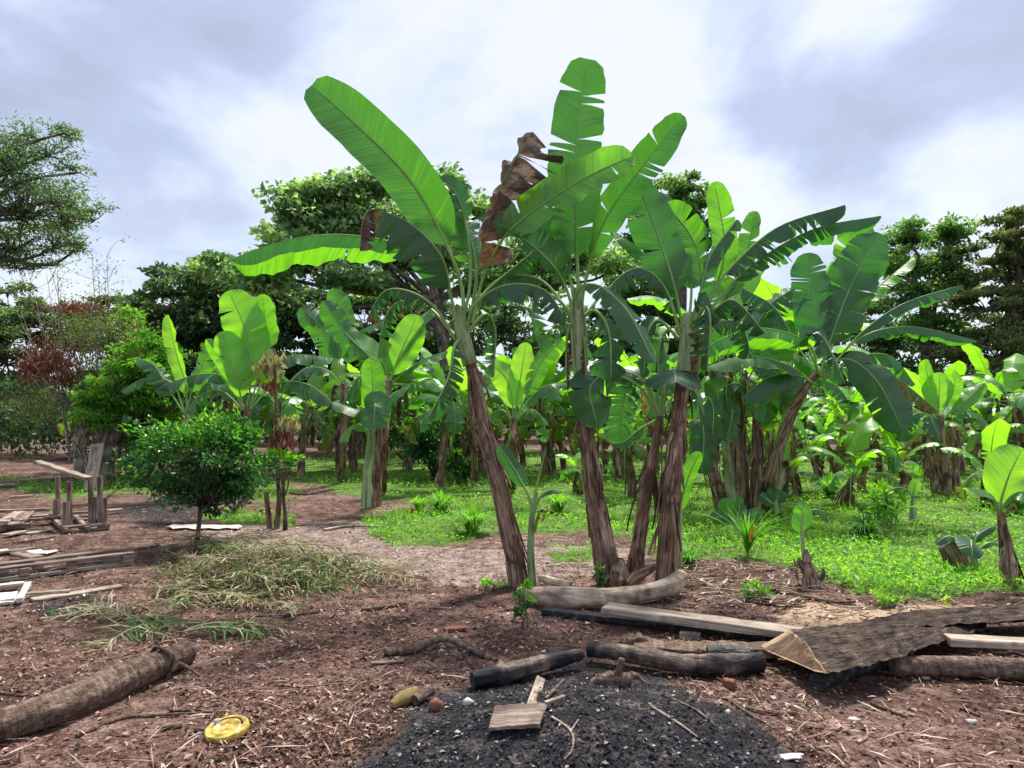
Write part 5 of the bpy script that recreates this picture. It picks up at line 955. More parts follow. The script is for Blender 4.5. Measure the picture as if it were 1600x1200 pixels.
# log lower left, lashed with a strap near its end
def big_log():
    a = P(-60, 1118, 3.95); a[2] = .085; b = P(120, 1060, 4.7); b[2] = 0.09; c = P(290, 1030, 5.15); c[2] = .095
    a = P(-90, 1125, 3.9); mb = MB()
    q = [G(-80, 1166, .07), G(0, 1134, .075), G(100, 1101, .08), G(200, 1057, .085), G(292, 1020, .08)]
    T = Thing('log', (q[0]+q[-1])/2, 'thick brown log at the lower left corner, a bark strap round its far end', 'log')
    tube(mb, q, [.07, .078, .088, .094, .080, .074], 60, 28, 0, rough=.035, ridges=.03, lump=.02, cap=1, seed=3); T.part('stem', mb, [M_LOG, M_PALE])
    c = catmull(q, 60); j = 50; t_, S, U = frames(c); sb = MB(); ang = np.linspace(-0.5, 5.0, 22); ring = [c[j]+(S[j]*math.cos(x)+U[j]*math.sin(x))*0.098+t_[j]*0.02*math.sin(x*3) for x in ang]
    tube(sb, ring, [.016, .02, .016], 22, 6, 0, rough=.2, flat=.5); e = c[j]+np.array([-.02, -.13, 0.03]); tube(sb, [e, e+np.array([.0, -.03, -.08]), e+np.array([.01, -.06, -.125])], [.016, .012], 6, 6, 0)
    T.part('bark_strap', sb, [M_LOG])
big_log()
q = G(275, 1038); mb = MB(); p0, p1 = G(262, 1034, .09), G(312, 1056, .02); tube(mb, [p0, (p0+p1)/2+np.array([0, 0, .02]), p1], [.014, .011, .009], 8, 7, 0, cap=0)
single('stick', mb, [M_LOG], q, 'short dark stick poking out under the strapped end of the log', 'stick')
# pale curved log in front of the front bananas
def cl():
    spec = [(815, 925, .07), (850, 935, .09), (930, 935, .10), (1000, 926, .10), (1040, 918, .12), (1058, 905, .15), (1066, 892, .19)]
    q = [G(a, b, z) for a, b, z in ((812, 926, .07), (870, 934, .08), (940, 936, .08), (1000, 928, .09), (1045, 916, .12), (1064, 902, .15))]
    return q
q = cl(); log('log', 'pale curved log lying at the feet of the front banana clump', None, [.055, .085, .088, .080, .068, .085, .065], [M_PALELOG, M_HEART_SHADE], 20, 44, 5, pts3=q, lump=.05)
q = [P(842, 902, 6.75), P(870, 910, 6.7), P(892, 916, 6.65)]; log('log', 'short yellowish stem piece behind the pale curved log', None, [.035, .04, .04], [M_PALELOG, M_CUT], 10, 12, 6, pts3=q)
q = [P(985, 912, 6.9), P(1000, 896, 6.9), P(1024, 884, 6.95)]; log('dead_stem', 'grey torn banana stem lying between the thin and the right trunk', None, [.05, .055, .03], [M_TRUNK, M_TRUNK], 10, 12, 7, cat='dead stem', pts3=q)
q = [P(902, 925, 6.75)+np.array([.12, 0, -.05]), P(965, 890, 6.8), P(963, 868, 6.8)]
mb = MB(); b0 = G(966, 918); c, r = tube(mb, [b0-np.array([0, 0, .05]), b0+np.array([0, 0, .12]), b0+np.array([-.01, 0, .26])], [.10, .095, .05], 10, 14, 0, ridges=.08, rough=.05); flaps(mb, c, r, 10, 4, (.1, .2))
single('cut_stump', mb, [M_TRUNK], b0, 'broken brown stump against the foot of the tallest front banana', 'stump')
mb = MB(); b0 = G(1268, 915); c, r = tube(mb, [b0-np.array([0, 0, .05]), b0+np.array([-.01, 0, .08]), b0+np.array([-.03, 0, .2])], [.085, .07, .035], 8, 12, 0, ridges=.1, rough=.08); flaps(mb, c, r, 10, 5, (.08, .16), True)
single('cut_stump', mb, [M_TRUNK], b0, 'small cut stump at the foot of the slender folded leaf shoot', 'stump')
mb = MB(); b0 = G(1508, 893); p1 = P(1478, 850, b0[1]+.05); c, r = tube(mb, [b0-np.array([0, 0, .05]), (b0+p1)/2+np.array([-.02, 0, .03]), p1], [.09, .10, .095], 12, 14, 0, ridges=.08, rough=.05, cap=1); flaps(mb, c, r, 12, 6, (.1, .2))
single('cut_stump', mb, [M_TRUNK, M_CHAR], b0, 'dark slanting cut trunk beside the low grey green sprout', 'stump')
# boards and beams, right
def board(name, label, a, b, wd, th, mat, seed, cat='board', group=None, up=(0, 0, 1), jit=.004, capmat=None, nseg=10, taper=1.0, roll=0.0):
    a = np.asarray(a, float); b = np.asarray(b, float); mb = MB(); box(mb, a, b, wd, th, up, 0, jit, seed, nseg=nseg, capmat=1 if capmat else None, taper=taper, roll=roll)
    return single(name, mb, [mat]+([capmat] if capmat else []), (a+b)/2, label, cat, group, smooth=False)
def gz(px, py, up): return G(px, py, up)
a, b = G(945, 950, .13), G(1330, 1000, .11)
board('beam', 'pale squared beam running from the pale curved log towards the bark slab', a, b, .17, .05, M_PALE, 1, 'beam', jit=.006)
board('beam', 'added black strip for the shadow gap under the pale squared beam', G(850, 954, .03), G(1260, 1003, .03), .10, .04, M_CHAR, 2, 'beam')  # added black strip; the gap below the beam is only in shadow
board('wood_block', 'small pale block lying in front of the black strip under the beam', gz(1062, 992, .03), gz(1094, 995, .03), .05, .05, M_PALE, 3, 'wood block')
board('bark_board', 'flat bark covered board left of the bark slab, behind the charred log', gz(995, 1012, .05), gz(1215, 1016, .06), .20, .045, M_LOG, 4, 'board', jit=.02, nseg=16)
q = [G(1000, 1010, .04), G(1010, 1000, .1)]; mb = MB(); rock(mb, G(998, 1004, .05), (.09, .05, .05), 0, 3, .3); single('bark_piece', mb, [M_LOG], G(998, 1004), 'lump of brown bark at the left end of the flat bark board', 'bark piece')
board('beam', 'pale beam at the right edge above the brown round log', G(1480, 1000, .15), G(1760, 1014, .15), .13, .05, M_PALE, 5, 'beam')
q = [G(1395, 1040, .07), G(1500, 1042, .07), G(1600, 1046, .07), G(1720, 1052, .07)]
log('log', 'brown round log lying at the right edge under the bark slabs', None, [.055, .063, .065, .065], [M_LOG, M_PALE], 18, 24, 8, pts3=q, lump=.02)
def slab(name, label, secs, seed, nlong=54, mats=None):
    """bark slab: secs are cross-sections along its length; each is far edge, crown, near edge, near underside, far underside"""
    rs = np.random.RandomState(seed); S = np.array(secs, float); ns, m, _ = S.shape
    prof = []
    for s in S:
        top = catmull(s[:3], 15); und = np.linspace(s[3], s[4], 7); prof.append(np.vstack([top, und]))
    prof = np.array(prof); M = prof.shape[1]
    A = np.stack([catmull(prof[:, j], nlong) for j in range(M)], 1)
    nz = rs.rand(nlong, 15); x = np.linspace(0, 1, nlong)
    edge = 0.010*np.sin(x*23+seed)+0.006*np.sin(x*53)+0.008*rs.randn(nlong)
    A[:, :15, 2] += (nz-0.5)*0.012+0.008*np.sin(np.arange(15)[None, :]*1.1+x[:, None]*6)+0.006*np.sin(np.arange(15)[None, :]*2.3-x[:, None]*4)
    for j, wv in ((14, 1), (13, .6), (15, 1), (0, -.7), (21, -.7)): A[:, j, 1] -= edge*wv
    mb = MB(); L = np.linalg.norm(A[-1, 7]-A[0, 7]); st = np.zeros(A.shape); st[:, :15, 0] = np.linspace(-.3, .3, 15); st[:, 15:, 0] = np.linspace(.3, -.3, 7); st[:, 15:, 1] = .3; st[:, :, 2] = x[:, None]*L
    f = []; fb = []
    for i in range(nlong-1):
        for j in range(M):
            j2 = (j+1) % M; (f if j < 14 else fb).append([i*M+j, i*M+j2, (i+1)*M+j2, (i+1)*M+j])
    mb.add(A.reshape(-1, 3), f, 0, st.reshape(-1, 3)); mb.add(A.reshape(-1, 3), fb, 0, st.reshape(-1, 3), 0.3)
    for e in (0, -1):
        c = A[e].mean(0); V = np.vstack([A[e], A[e]*.86+c*.14-np.array([0, 0, .006]), c[None]]); k = np.arange(M); k2 = (k+1) % M; loc = V-c; s2 = np.stack([loc[:, 1]*1.0, loc[:, 2], loc[:, 0]*.2], 1)
        mb.add(V, np.stack([k, k2, M+k2, M+k], -1), 1, s2); mb.add(V, np.stack([M+k, M+k2, np.full(M, 2*M)], -1), 2, s2)  # inner disc: wood brown with the recess shadow put into its colour
    o = mb.build(name, mats or [M_ROUGHBARK, M_CUT, M_HEART_SHADE], None, prof[0, 0]); o.location = tuple(prof[0, 0]); return tag(o, label, 'bark slab', 'bark covered slabs')
def W(px, py, Y): return P(px, py, Y)
slab('bark_slab', 'rough bark slab with a pale sawn end facing left, nearest the fire ash', [
    [W(1232, 985, 5.0), W(1256, 1000, 4.70), W(1292, 1052, 4.25), W(1272, 1048, 4.36), W(1186, 1012, 4.95)],
    [W(1300, 978, 5.1), W(1322, 994, 4.75), W(1352, 1040, 4.32), W(1338, 1037, 4.42), W(1292, 1002, 4.98)],
    [W(1380, 970, 5.3), W(1395, 985, 4.95), W(1412, 1020, 4.55), W(1402, 1021, 4.62), W(1370, 998, 5.1)],
    [W(1460, 966, 5.5), W(1470, 978, 5.15), W(1476, 1000, 4.85), W(1470, 1002, 4.9), W(1450, 988, 5.3)],
    [W(1540, 960, 5.7), W(1544, 968, 5.45), W(1540, 984, 5.2), W(1536, 986, 5.22), W(1530, 978, 5.5)]], 1)
slab('bark_slab', 'darker bark slab behind the one with the sawn end, reaching the right edge', [
    [W(1345, 972, 5.6), W(1360, 976, 5.4), W(1372, 984, 5.2), W(1372, 987, 5.24), W(1348, 980, 5.6)],
    [W(1440, 954, 5.8), W(1452, 960, 5.45), W(1462, 975, 5.15), W(1462, 978, 5.2), W(1440, 962, 5.7)],
    [W(1530, 946, 5.8), W(1540, 952, 5.5), W(1550, 970, 5.15), W(1550, 974, 5.2), W(1535, 956, 5.7)],
    [W(1640, 940, 5.9), W(1645, 946, 5.6), W(1650, 966, 5.15), W(1650, 971, 5.2), W(1640, 950, 5.8)],
    [W(1720, 936, 5.9), W(1720, 942, 5.6), W(1720, 964, 5.2), W(1720, 969, 5.25), W(1720, 948, 5.8)]], 2)
q = [P(1575, 937, 6.1), P(1640, 940, 6.1)]; 
q = [G(1575, 942, .05), G(1640, 944, .05)]
log('log', 'end of a small log lying at the right edge behind the bark slabs', None, [.055, .06], [M_LOG, M_CUT], 12, 8, 9, pts3=q+[q[-1]+np.array([.5, .1, 0])])
mb = MB(); c0 = G(1275, 1085); tube(mb, [G(1276, 1066, .045), G(1330, 1046, .05), G(1400, 1030, .05)], [.05, .055, .05], 14, 12, 0, rough=.06, cap=0); single('log', mb, [M_CHAR], c0, 'charred log almost hidden in the shade under the sawn bark slab', 'log')
# charred logs round the fire
q = [G(738, 1063, .05), G(790, 1052, .06), G(850, 1036, .08), G(908, 1022, .09)]
log('charred_log', 'charred log at the left rim of the ash heap, blackened at both ends', None, [.045, .058, .058, .05, .035], [M_CHARLOG, M_CHAR], 16, 30, 11, 'log', 'half burnt logs round the ash heap', .06, .05, .07, pts3=q)
q = [G(920, 1014, .08), G(985, 1022, .08), G(1060, 1036, .07), G(1120, 1038, .07), G(1190, 1034, .07)]
log('charred_log', 'half burnt log behind the ash heap, pale left end and black right end', None, [.042, .052, .062, .062, .055], [M_CHARLOG, M_CUT], 16, 34, 12, 'log', 'half burnt logs round the ash heap', .06, .05, .07, pts3=q)
q = [G(1105, 1022, .05), G(1140, 1023, .05), G(1172, 1026, .05)]
log('charred_log', 'added black log shape for the dark void by the left tip of the bark slab', None, [.05, .055, .05], [M_CHAR, M_CHAR], 14, 14, 13, 'log', 'half burnt logs round the ash heap', pts3=q)  # black piece added to stand for the dark void beside the slab
def HH(px, py, up=0.0): return G(px, py, up)
# knotty root lump and pieces in the ash
T = Thing('root_knot', HH(965, 1065), 'grey knotty root with a stub sticking up, on the ash heap', 'root'); mb = MB(); p = HH(962, 1066, .03)
rock(mb, p, (.075, .05, .045), 0, 5, .35); tube(mb, [p+np.array([-.06, 0, 0]), p+np.array([-.12, -.02, .015]), p+np.array([-.15, -.06, -.02])], [.03, .02, .01], 8, 7); tube(mb, [p+np.array([.04, 0, .01]), p+np.array([.10, .01, .035]), p+np.array([.16, .0, .0])], [.028, .02, .006], 8, 7, rough=.1)
T.part('root', mb, [M_LOG]); mb = MB(); tube(mb, [p, p+np.array([.02, 0, .07]), p+np.array([.035, 0, .13])], [.028, .02, .018], 8, 7, rough=.1, cap=0); T.part('stub', mb, [M_LOG])
a, b = HH(768, 1122, .045), HH(848, 1117, .05); board('board_offcut', 'short weathered offcut with nail holes lying on the black ash', a, b, .145, .022, M_PLANK, 21, 'board', up=(0, -.35, 1), jit=.008)
mb = MB(); 
for (dx, dy) in ((780, 1116), (806, 1112), (788, 1128), (822, 1122)): pass
board('wood_strip', 'pale narrow slat standing behind the nail holed offcut', HH(828, 1112, .04), P(845, 1060, 4.35), .05, .014, M_PALE, 22, 'board', up=(0, -1, .4), jit=.003)
board('wood_strip', 'thin pale splinter right of the nail holed offcut', HH(852, 1098, .03), HH(882, 1088, .035), .022, .01, M_PALE, 23, 'board')
def stick(label, pts, r0, r1, seed, mat=None, fork=None, group='sticks strewn on the soil'):
    q = [G(p[0], p[1], (p[2] if len(p) > 2 else r0*0.9)) for p in pts]; T = None; mb = MB(); rs = np.random.RandomState(seed)
    tube(mb, q, [r0, (r0+r1)/2*1.05, r1], 6*len(q), 8, 0, rough=.06, seed=seed, cap=0, lump=.04)
    if fork: q2 = [G(p[0], p[1], (p[2] if len(p) > 2 else r1)) for p in fork]; tube(mb, q2, [r1*1.1, r1*0.6], 8, 6, 0, rough=.06, seed=seed+1, cap=0)
    return single('stick', mb, [mat or M_LOG], q[0], label, 'stick', group)
stick('thick forked branch lying on the open soil left of the charred log', [(600, 1018, .03), (640, 1016), (670, 1005, .04), (697, 998, .05), (730, 1012), (776, 1032, .01)], .028, .014, 1, None, [(695, 997, .05), (698, 988, .03)])
board('wood_strip', 'small flat wood slip below the thick forked branch', HH(580, 1036, .012), HH(631, 1033, .012), .04, .012, M_PLANK, 24)
stick('long dark stick across the litter right of the front clump', [(1190, 918), (1240, 928), (1300, 940), (1336, 940)], .022, .012, 2)
stick('shorter stick in front of the long dark stick right of the clump', [(1160, 938), (1210, 945), (1260, 948)], .012, .008, 3)
stick('thin curved stick between the log and the yellow lid', [(120, 1150), (190, 1122), (240, 1118), (340, 1112)], .010, .006, 4)
stick('thin twig above the yellow lid', [(265, 1110), (310, 1108), (352, 1098)], .008, .004, 5)
stick('short dark stick left of the yellow lid', [(246, 1138), (285, 1132)], .016, .012, 6)
stick('short dark stick left above the yellow lid, thicker one', [(292, 1138), (325, 1142)], .014, .010, 7)
stick('dark twig lying right of the yellow lid', [(352, 1168), (390, 1164), (430, 1166), (500, 1180)], .008, .005, 8)
stick('long twig along the bottom of the photo left of the ash', [(418, 1158), (470, 1172), (520, 1178), (556, 1172), (574, 1130)], .007, .004, 9, None, [(548, 1174), (556, 1200)])
stick('pale twig on the soil in the middle left', [(430, 1070), (480, 1072), (550, 1066)], .006, .003, 10, M_PALELOG)
stick('short red brown stick left of the mossy wood chunk', [(566, 1078), (612, 1066)], .010, .006, 11)
stick('forked pale twig on the ash below the nail holed offcut', [(862, 1120), (892, 1142), (894, 1170), (882, 1186)], .007, .005, 12, M_PALELOG, [(892, 1142), (904, 1124, .02)])
stick('thin straight stick on the right flank of the ash heap', [(1018, 1104), (1060, 1130), (1090, 1152)], .007, .005, 13, M_PALELOG)
stick('long thin stick right of the straight one on the ash flank', [(1035, 1086), (1085, 1108), (1120, 1136)], .008, .005, 14)
stick('stick pointing up right from the offcut', [(852, 1092, .02), (882, 1062, .05)], .009, .007, 15)
stick('dark stick at the right rim of the ash heap', [(1130, 1088), (1165, 1112), (1195, 1130)], .010, .006, 16)
stick('crooked stick right of the ash heap, below the slab shade', [(1150, 1100), (1190, 1112), (1242, 1114)], .012, .010, 17)
stick('twig on the bare soil lower right', [(1360, 1098), (1390, 1110), (1418, 1120)], .009, .005, 18)
stick('thin stick on the soil right of the ash, bottom', [(1262, 1136), (1300, 1140), (1328, 1144)], .007, .005, 19)
stick('short dark twig far right on the bare soil', [(1500, 1105), (1530, 1118)], .009, .006, 20)
stick('curved stick ending against the pale pebble, right of the ash', [(1340, 1160), (1356, 1150), (1352, 1134)], .008, .006, 21, M_PALELOG)
stick('dark stick along the near rim of the dry frond heap', [(400, 962), (440, 962), (500, 955)], .014, .010, 22)
stick('flat dark board edge right of the dry frond heap', [(565, 952), (600, 948), (634, 942)], .018, .014, 23)
stick('long thin stick across the litter behind the low pallet', [(90, 878), (170, 866), (250, 852)], .012, .008, 24)
stick('pale branch in the grass edge beyond the frond heap', [(505, 828), (545, 822), (600, 822)], .020, .012, 25, M_PALELOG)
stick('dark stick in the litter near the far stakes', [(455, 770), (480, 772), (520, 764)], .025, .015, 26)
stick('pale root like stick right of the front clump', [(1095, 908), (1120, 918), (1136, 906)], .022, .015, 27, M_PALELOG, [(1118, 915), (1128, 928)])
stick('thin dark stick at the far left of the near soil', [(0, 1082), (30, 1086), (52, 1086)], .009, .006, 28)
rk = []
def chunk(name, label, px, py, size, mat, seed, cat, rough=.25, up=.0, group=None):
    mb = MB(); p = G(px, py, size[2]*0.6+up); rock(mb, p, size, 0, seed, rough); return single(name, mb, [mat], p, label, cat, group)
M_TERRA = mat_plain('terracotta', (0.22, 0.09, 0.06), .85, .2, .35, 30); M_WHITE = mat_plain('dirty_white', (0.50, 0.46, 0.42), .8, .2, .4, 14); M_MOSS = mat_plain('mossy_wood', (0.22, 0.16, 0.07), .9, .1, .4, 40)
q = [G(612, 1102, .03), G(650, 1080, .05)]; log('wood_chunk', 'mossy rotten wood chunk left of the ash heap', None, [.02, .045, .03], [M_MOSS, M_CUT], 10, 10, 14, 'wood chunk', pts3=q)
q = [G(648, 1094, .03), G(672, 1078, .05)]; log('wood_chunk', 'dark wood chunk between the mossy one and the round red lump', None, [.03, .035], [M_LOG, M_LOG], 10, 8, 15, 'wood chunk', pts3=q)
chunk('clay_lump', 'round red clay lump at the left rim of the ash', 682, 1103, (.035, .03, .035), M_TERRA, 1, 'clay lump', .15)
chunk('pale_stone', 'white stone on the ash left of the nail holed offcut', 732, 1098, (.026, .02, .02), M_WHITE, 2, 'stone')
board('brick_piece', 'broken red brick piece right of the burnt log', HH(1130, 1066, .03), HH(1148, 1070, .03), .045, .05, M_TERRA, 25, 'brick', jit=.006)
board('brick_piece', 'flat red shard on the soil near the bark board', HH(694, 984, .015), HH(728, 980, .02), .08, .02, M_TERRA, 26, 'brick', jit=.01)
chunk('pale_stone', 'white stone on the soil lower right of the ash', 1335, 1125, (.03, .02, .012), M_WHITE, 3, 'stone')
chunk('pale_stone', 'small white stone at the right flank of the ash', 1137, 1113, (.014, .012, .012), M_WHITE, 4, 'stone')
chunk('pale_stone', 'small pale stone on bare soil at the lower right', 1518, 1128, (.022, .018, .012), M_WHITE, 5, 'stone')
chunk('pale_stone', 'pale stone in front of the brown round log', 1446, 1058, (.035, .02, .012), M_WHITE, 6, 'stone')
mb = MB(); t = np.linspace(0, 6.28, 17)[:-1]; p = G(1236, 1182, .006)
V = np.array([p+np.array([.065*math.cos(a)*(1-.2*math.cos(2*a+1)), .028*math.sin(a)*(1+.3*math.sin(a*2)), .006*math.sin(a*3)]) for a in t]+[p+np.array([0, 0, .016])]); mb.add(V, [[i, (i+1) % 16, 16] for i in range(16)])
V2 = V.copy(); V2[:, 2] -= .005; mb.add(V2, [[(i+1) % 16, i, 16] for i in range(16)]); mb.add(np.vstack([V[:16], V2[:16]]), [[i, 16+i, 16+(i+1) % 16, (i+1) % 16] for i in range(16)])
single('pale_shard', mb, [M_WHITE], p, 'flat white leaf shaped shard at the bottom edge right of the ash', 'shard')
# yellow plastic lid
def lid():
    p = G(355, 1150); T = Thing('plastic_lid', p, 'dirty yellow plastic lid lying tilted on the soil', 'lid')
    prof = [(0, .020), (.055, .020), (.060, .027), (.066, .027), (.070, .020), (.088, .021), (.097, .027), (.102, .024), (.104, .012), (.106, -.004), (.101, -.004), (.099, .010), (.09, .012), (0, .012)]
    n = 48; A = np.array([[r*math.cos(2*math.pi*j/n), r*math.sin(2*math.pi*j/n), z] for r, z in prof for j in range(n)])
    tx, ty = R(9), R(-6); Rm = np.array([[1, 0, 0], [0, math.cos(tx), -math.sin(tx)], [0, math.sin(tx), math.cos(tx)]])@np.array([[math.cos(ty), 0, math.sin(ty)], [0, 1, 0], [-math.sin(ty), 0, math.cos(ty)]])
    A = A@Rm.T+p+np.array([0, 0, .024]); mb = MB(); f = [[i*n+j, i*n+(j+1) % n, (i+1)*n+(j+1) % n, (i+1)*n+j] for i in range(len(prof)-1) for j in range(n)]; mb.add(A, f)
    m, t = newmat('yellow_plastic'); tc = N(t, 'ShaderNodeTexCoord'); no = noise(t, tc.outputs['Object'], 22, 5, .65); c = ramp(t, no, [(.38, (.16, .09, .04)), (.47, (.42, .29, .06)), (.56, (.62, .46, .08)), (.7, (.74, .60, .20))]); finish(t, principled(t, c, .45, .4, bump(t, no, .2, .003)).outputs[0])
    T.part('disc', mb, [m]); h = MB(); pts = [np.array([.075*math.cos(a), .075*math.sin(a), .026])@Rm.T+p+np.array([0, 0, .024]) for a in np.linspace(.3, 2.7, 12)]
    tube(h, pts, [.0045, .005, .0045], 16, 6); T.part('handle', h, [mat_plain('dark_wire', (.10, .07, .04), .6)])
    c2 = MB(); rock(c2, np.array([-.065, .045, .028])@Rm.T+p+np.array([0, 0, .026]), (.014, .012, .012), 0, 4, .2); T.part('clip', c2, [M_WHITE])
lid()
# ---------------------------------------------------------------- left: pallets, boards
def rack():
    p = G(126, 830); T = Thing('post_frame', p, 'upside down pallet with four upright posts', 'pallet'); Yd = p[1]; k = F/Yd
    def c(px, py, dy): return P(px, py, Yd+dy)
    for i, (px, pyb, pyt, dy, w_) in enumerate(((104, 828, 785, 0, .085), (109, 826, 752, .08, .06), (88, 814, 780, .62, .06), (91, 812, 744, .7, .06), (143, 808, 744, .72, .07), (149, 810, 776, .66, .05), (157, 822, 744, .1, .06), (164, 822, 778, .03, .06))):
        mb = MB(); a = c(px, pyb, dy); b = c(px-1, pyt, dy); a[2] = float(H(a[0], a[1]))+.02; box(mb, a, b, w_, .045, (0, -1, 0), 0, .003, i); T.part('post', mb, [M_PLANK], smooth=False)
    for i, (a, b, z, h, d_) in enumerate((((98, 834), (171, 828), .08, .03, .09), ((98, 834), (171, 828), .02, .02, .09), ((76, 815), (150, 809), .10, .025, .09), ((80, 818), (152, 812), .02, .02, .09), ((70, 822), (98, 818), .12, .02, .08))):
        mb = MB(); box(mb, G(*a)+[0, 0, z], G(*b)+[0, 0, z], d_, h, (0, 0, 1), 0, .003, 20+i); T.part('slat', mb, [M_PLANK], smooth=False)
    for i, (a, b) in enumerate((((104, 835), (82, 816)), ((137, 832), (118, 813)), ((168, 829), (146, 810)))):
        mb = MB(); box(mb, G(*a)+[0, 0, .05], G(*b)+[0, 0, .05], .06, .055, (0, 0, 1), 0, .003, 30+i, nseg=4); T.part('runner', mb, [M_PLANK], smooth=False)
rack()
Yr = G(126, 830)[1]
board('board', 'long rough board resting on top of the upright posts, sloping up to the left', P(58, 722, Yr+.5), P(138, 748, Yr+.3), .13, .05, M_PALE, 51, jit=.01)
board('board', 'wide pale board leaning upright against the thick brown trunk', P(141, 765, 15.4), P(152, 694, 16.0), .26, .05, M_PALE, 52, up=(0, -1, .3), jit=.008)
stick('thin pale pole leaning right of the wide pale board', [(186, 762, .02), (182, 745, .4), (182, 700, 1.2)], .02, .015, 53, M_PALEBARK)
def low_pallet():
    p = G(105, 905); T = Thing('pallet', p, 'low weathered pallet lying flat on the left, seen edge on', 'pallet')
    rows = [((-40, 914), (208, 882)), ((-10, 902), (212, 874))]
    for i, (a, b) in enumerate(rows):
        for z, nm in ((.12, 'top_board'), (.015, 'bottom_board')):
            mb = MB(); pa = G(*a); pb = G(*b); box(mb, pa+[0, 0, z], pb+[0, 0, z], .10, .022, (0, 0, 1), 0, .004, 60+i*2+int(z*100)); T.part(nm, mb, [M_PLANK if (z > .1 or i) else M_PALE], smooth=False)
        for t_ in (.04, .28, .58, .93):
            q = G(a[0]+(b[0]-a[0])*t_, a[1]+(b[1]-a[1])*t_)+[0, 0, .068]; q2 = G(a[0]+(b[0]-a[0])*(t_+.06), a[1]+(b[1]-a[1])*(t_+.06))+[0, 0, .068]
            mb = MB(); box(mb, q, q2, .09, .08, (0, 0, 1), 0, .004, 70, nseg=2); T.part('block', mb, [M_PLANK], smooth=False)
low_pallet()
bl = [
    ('long pale board on the ground in front of the low pallet', (50, 938), (190, 916), .015, .12, .02, M_PALE, 0),
    ('pinkish thin slat beside the white broken crate', (35, 928), (110, 922), .04, .05, .015, M_PALE, 0),
    ('dark board flat on the soil at the far left behind the white papers', (-30, 868), (56, 856), .03, .08, .03, M_PLANK, 0),
    ('short brown board lying across the white papers', (28, 864), (58, 872), .06, .14, .03, M_PLANK, 0),
    ('dark thick plank at the left edge, lowest of the board heap', (-40, 832), (42, 820), .05, .14, .06, M_PLANK, 0),
    ('pale board slanting across the heap at the left edge', (4, 816), (30, 800), .14, .14, .03, M_PALE, 0),
    ('reddish wide board slanting beside the pale one in the heap', (24, 820), (42, 800), .12, .18, .025, M_PLANK, 0),
    ('long dark plank at the back of the board heap', (-40, 800), (78, 796), .09, .12, .04, M_PLANK, 0),
    ('long pale plank running behind the upright posts', (40, 808), (190, 796), .06, .14, .03, M_PALE, 0),
    ('short plank between the board heap and the posts', (38, 812), (82, 810), .08, .10, .03, M_PLANK, 0),
    ('pale short board in front of the board heap', (8, 836), (36, 830), .04, .14, .02, M_PALE, 0),
    ('light board lying in front of the posts on the left', (40, 834), (80, 828), .02, .12, .02, M_PALE, 0),
    ('thin dark slat on the soil below the posts', (20, 848), (85, 838), .015, .05, .015, M_PLANK, 0),
    ('white board far away at the left edge on the grass strip', (-30, 760), (24, 757), .05, .14, .04, M_PALE, 0),
    ('pale thin board on the brown soil beyond the heap', (14, 776), (52, 774), .03, .10, .02, M_PALE, 0),
    ('brown board piece under the round citrus tree', (255, 860), (272, 852), .02, .10, .03, M_PLANK, 0)]
for i, (lab, a, b, z, wd, th, m, u) in enumerate(bl): board('board', lab, G(*a, z), G(*b, z), wd, th, m, 80+i, 'board', 'boards left lying about', jit=.005)
mb = MB()
for i, (x0, x1, y0) in enumerate(((-10, 82, 863), (262, 376, 824))):
    mb = MB(); nx, ny = 14, 5; a = G(x0, y0, .012); b = G(x1, y0+2, .012); dpt = .28 if i == 0 else .32; rs = np.random.RandomState(i)
    A = np.array([[a+(b-a)*(u/(nx-1.0))+np.array([0, (v/(ny-1.0)-.5)*dpt*(1-.5*abs(u/(nx-1.0)-.5))+.05*math.sin(u*1.7+i), .012+.02*rs.rand()*(1 if i else .3)]) for u in range(nx)] for v in range(ny)]).reshape(-1, 3)
    f = [[v*nx+u, v*nx+u+1, (v+1)*nx+u+1, (v+1)*nx+u] for v in range(ny-1) for u in range(nx-1)]; B = A-np.array([0, 0, .006]); mb.add(A, f); mb.add(B, [q[::-1] for q in f])
    single('paper_sheet' if i == 0 else 'white_sack', mb, [M_WHITE], (a+b)/2, 'white sheet under the short brown board at the left' if i == 0 else 'crumpled white sack lying behind the round citrus tree', 'sheet' if i == 0 else 'sack')
def crate():
    p = G(12, 938); T = Thing('foam_crate', p, 'broken white crate at the left edge in front of the low pallet', 'crate')
    for i, (a, b, z, wd, th, nm) in enumerate((((-40, 938), (26, 931), .03, .30, .02, 'bottom'), ((-30, 918), (38, 911), .05, .10, .02, 'side'), ((44, 912), (30, 938), .055, .05, .035, 'side'), ((-40, 946), (22, 941), .02, .04, .02, 'side'))):
        mb = MB(); box(mb, G(*a, z), G(*b, z), wd, th, (0, 0, 1), 0, .006, i); T.part(nm, mb, [M_WHITE], smooth=False)
crate()
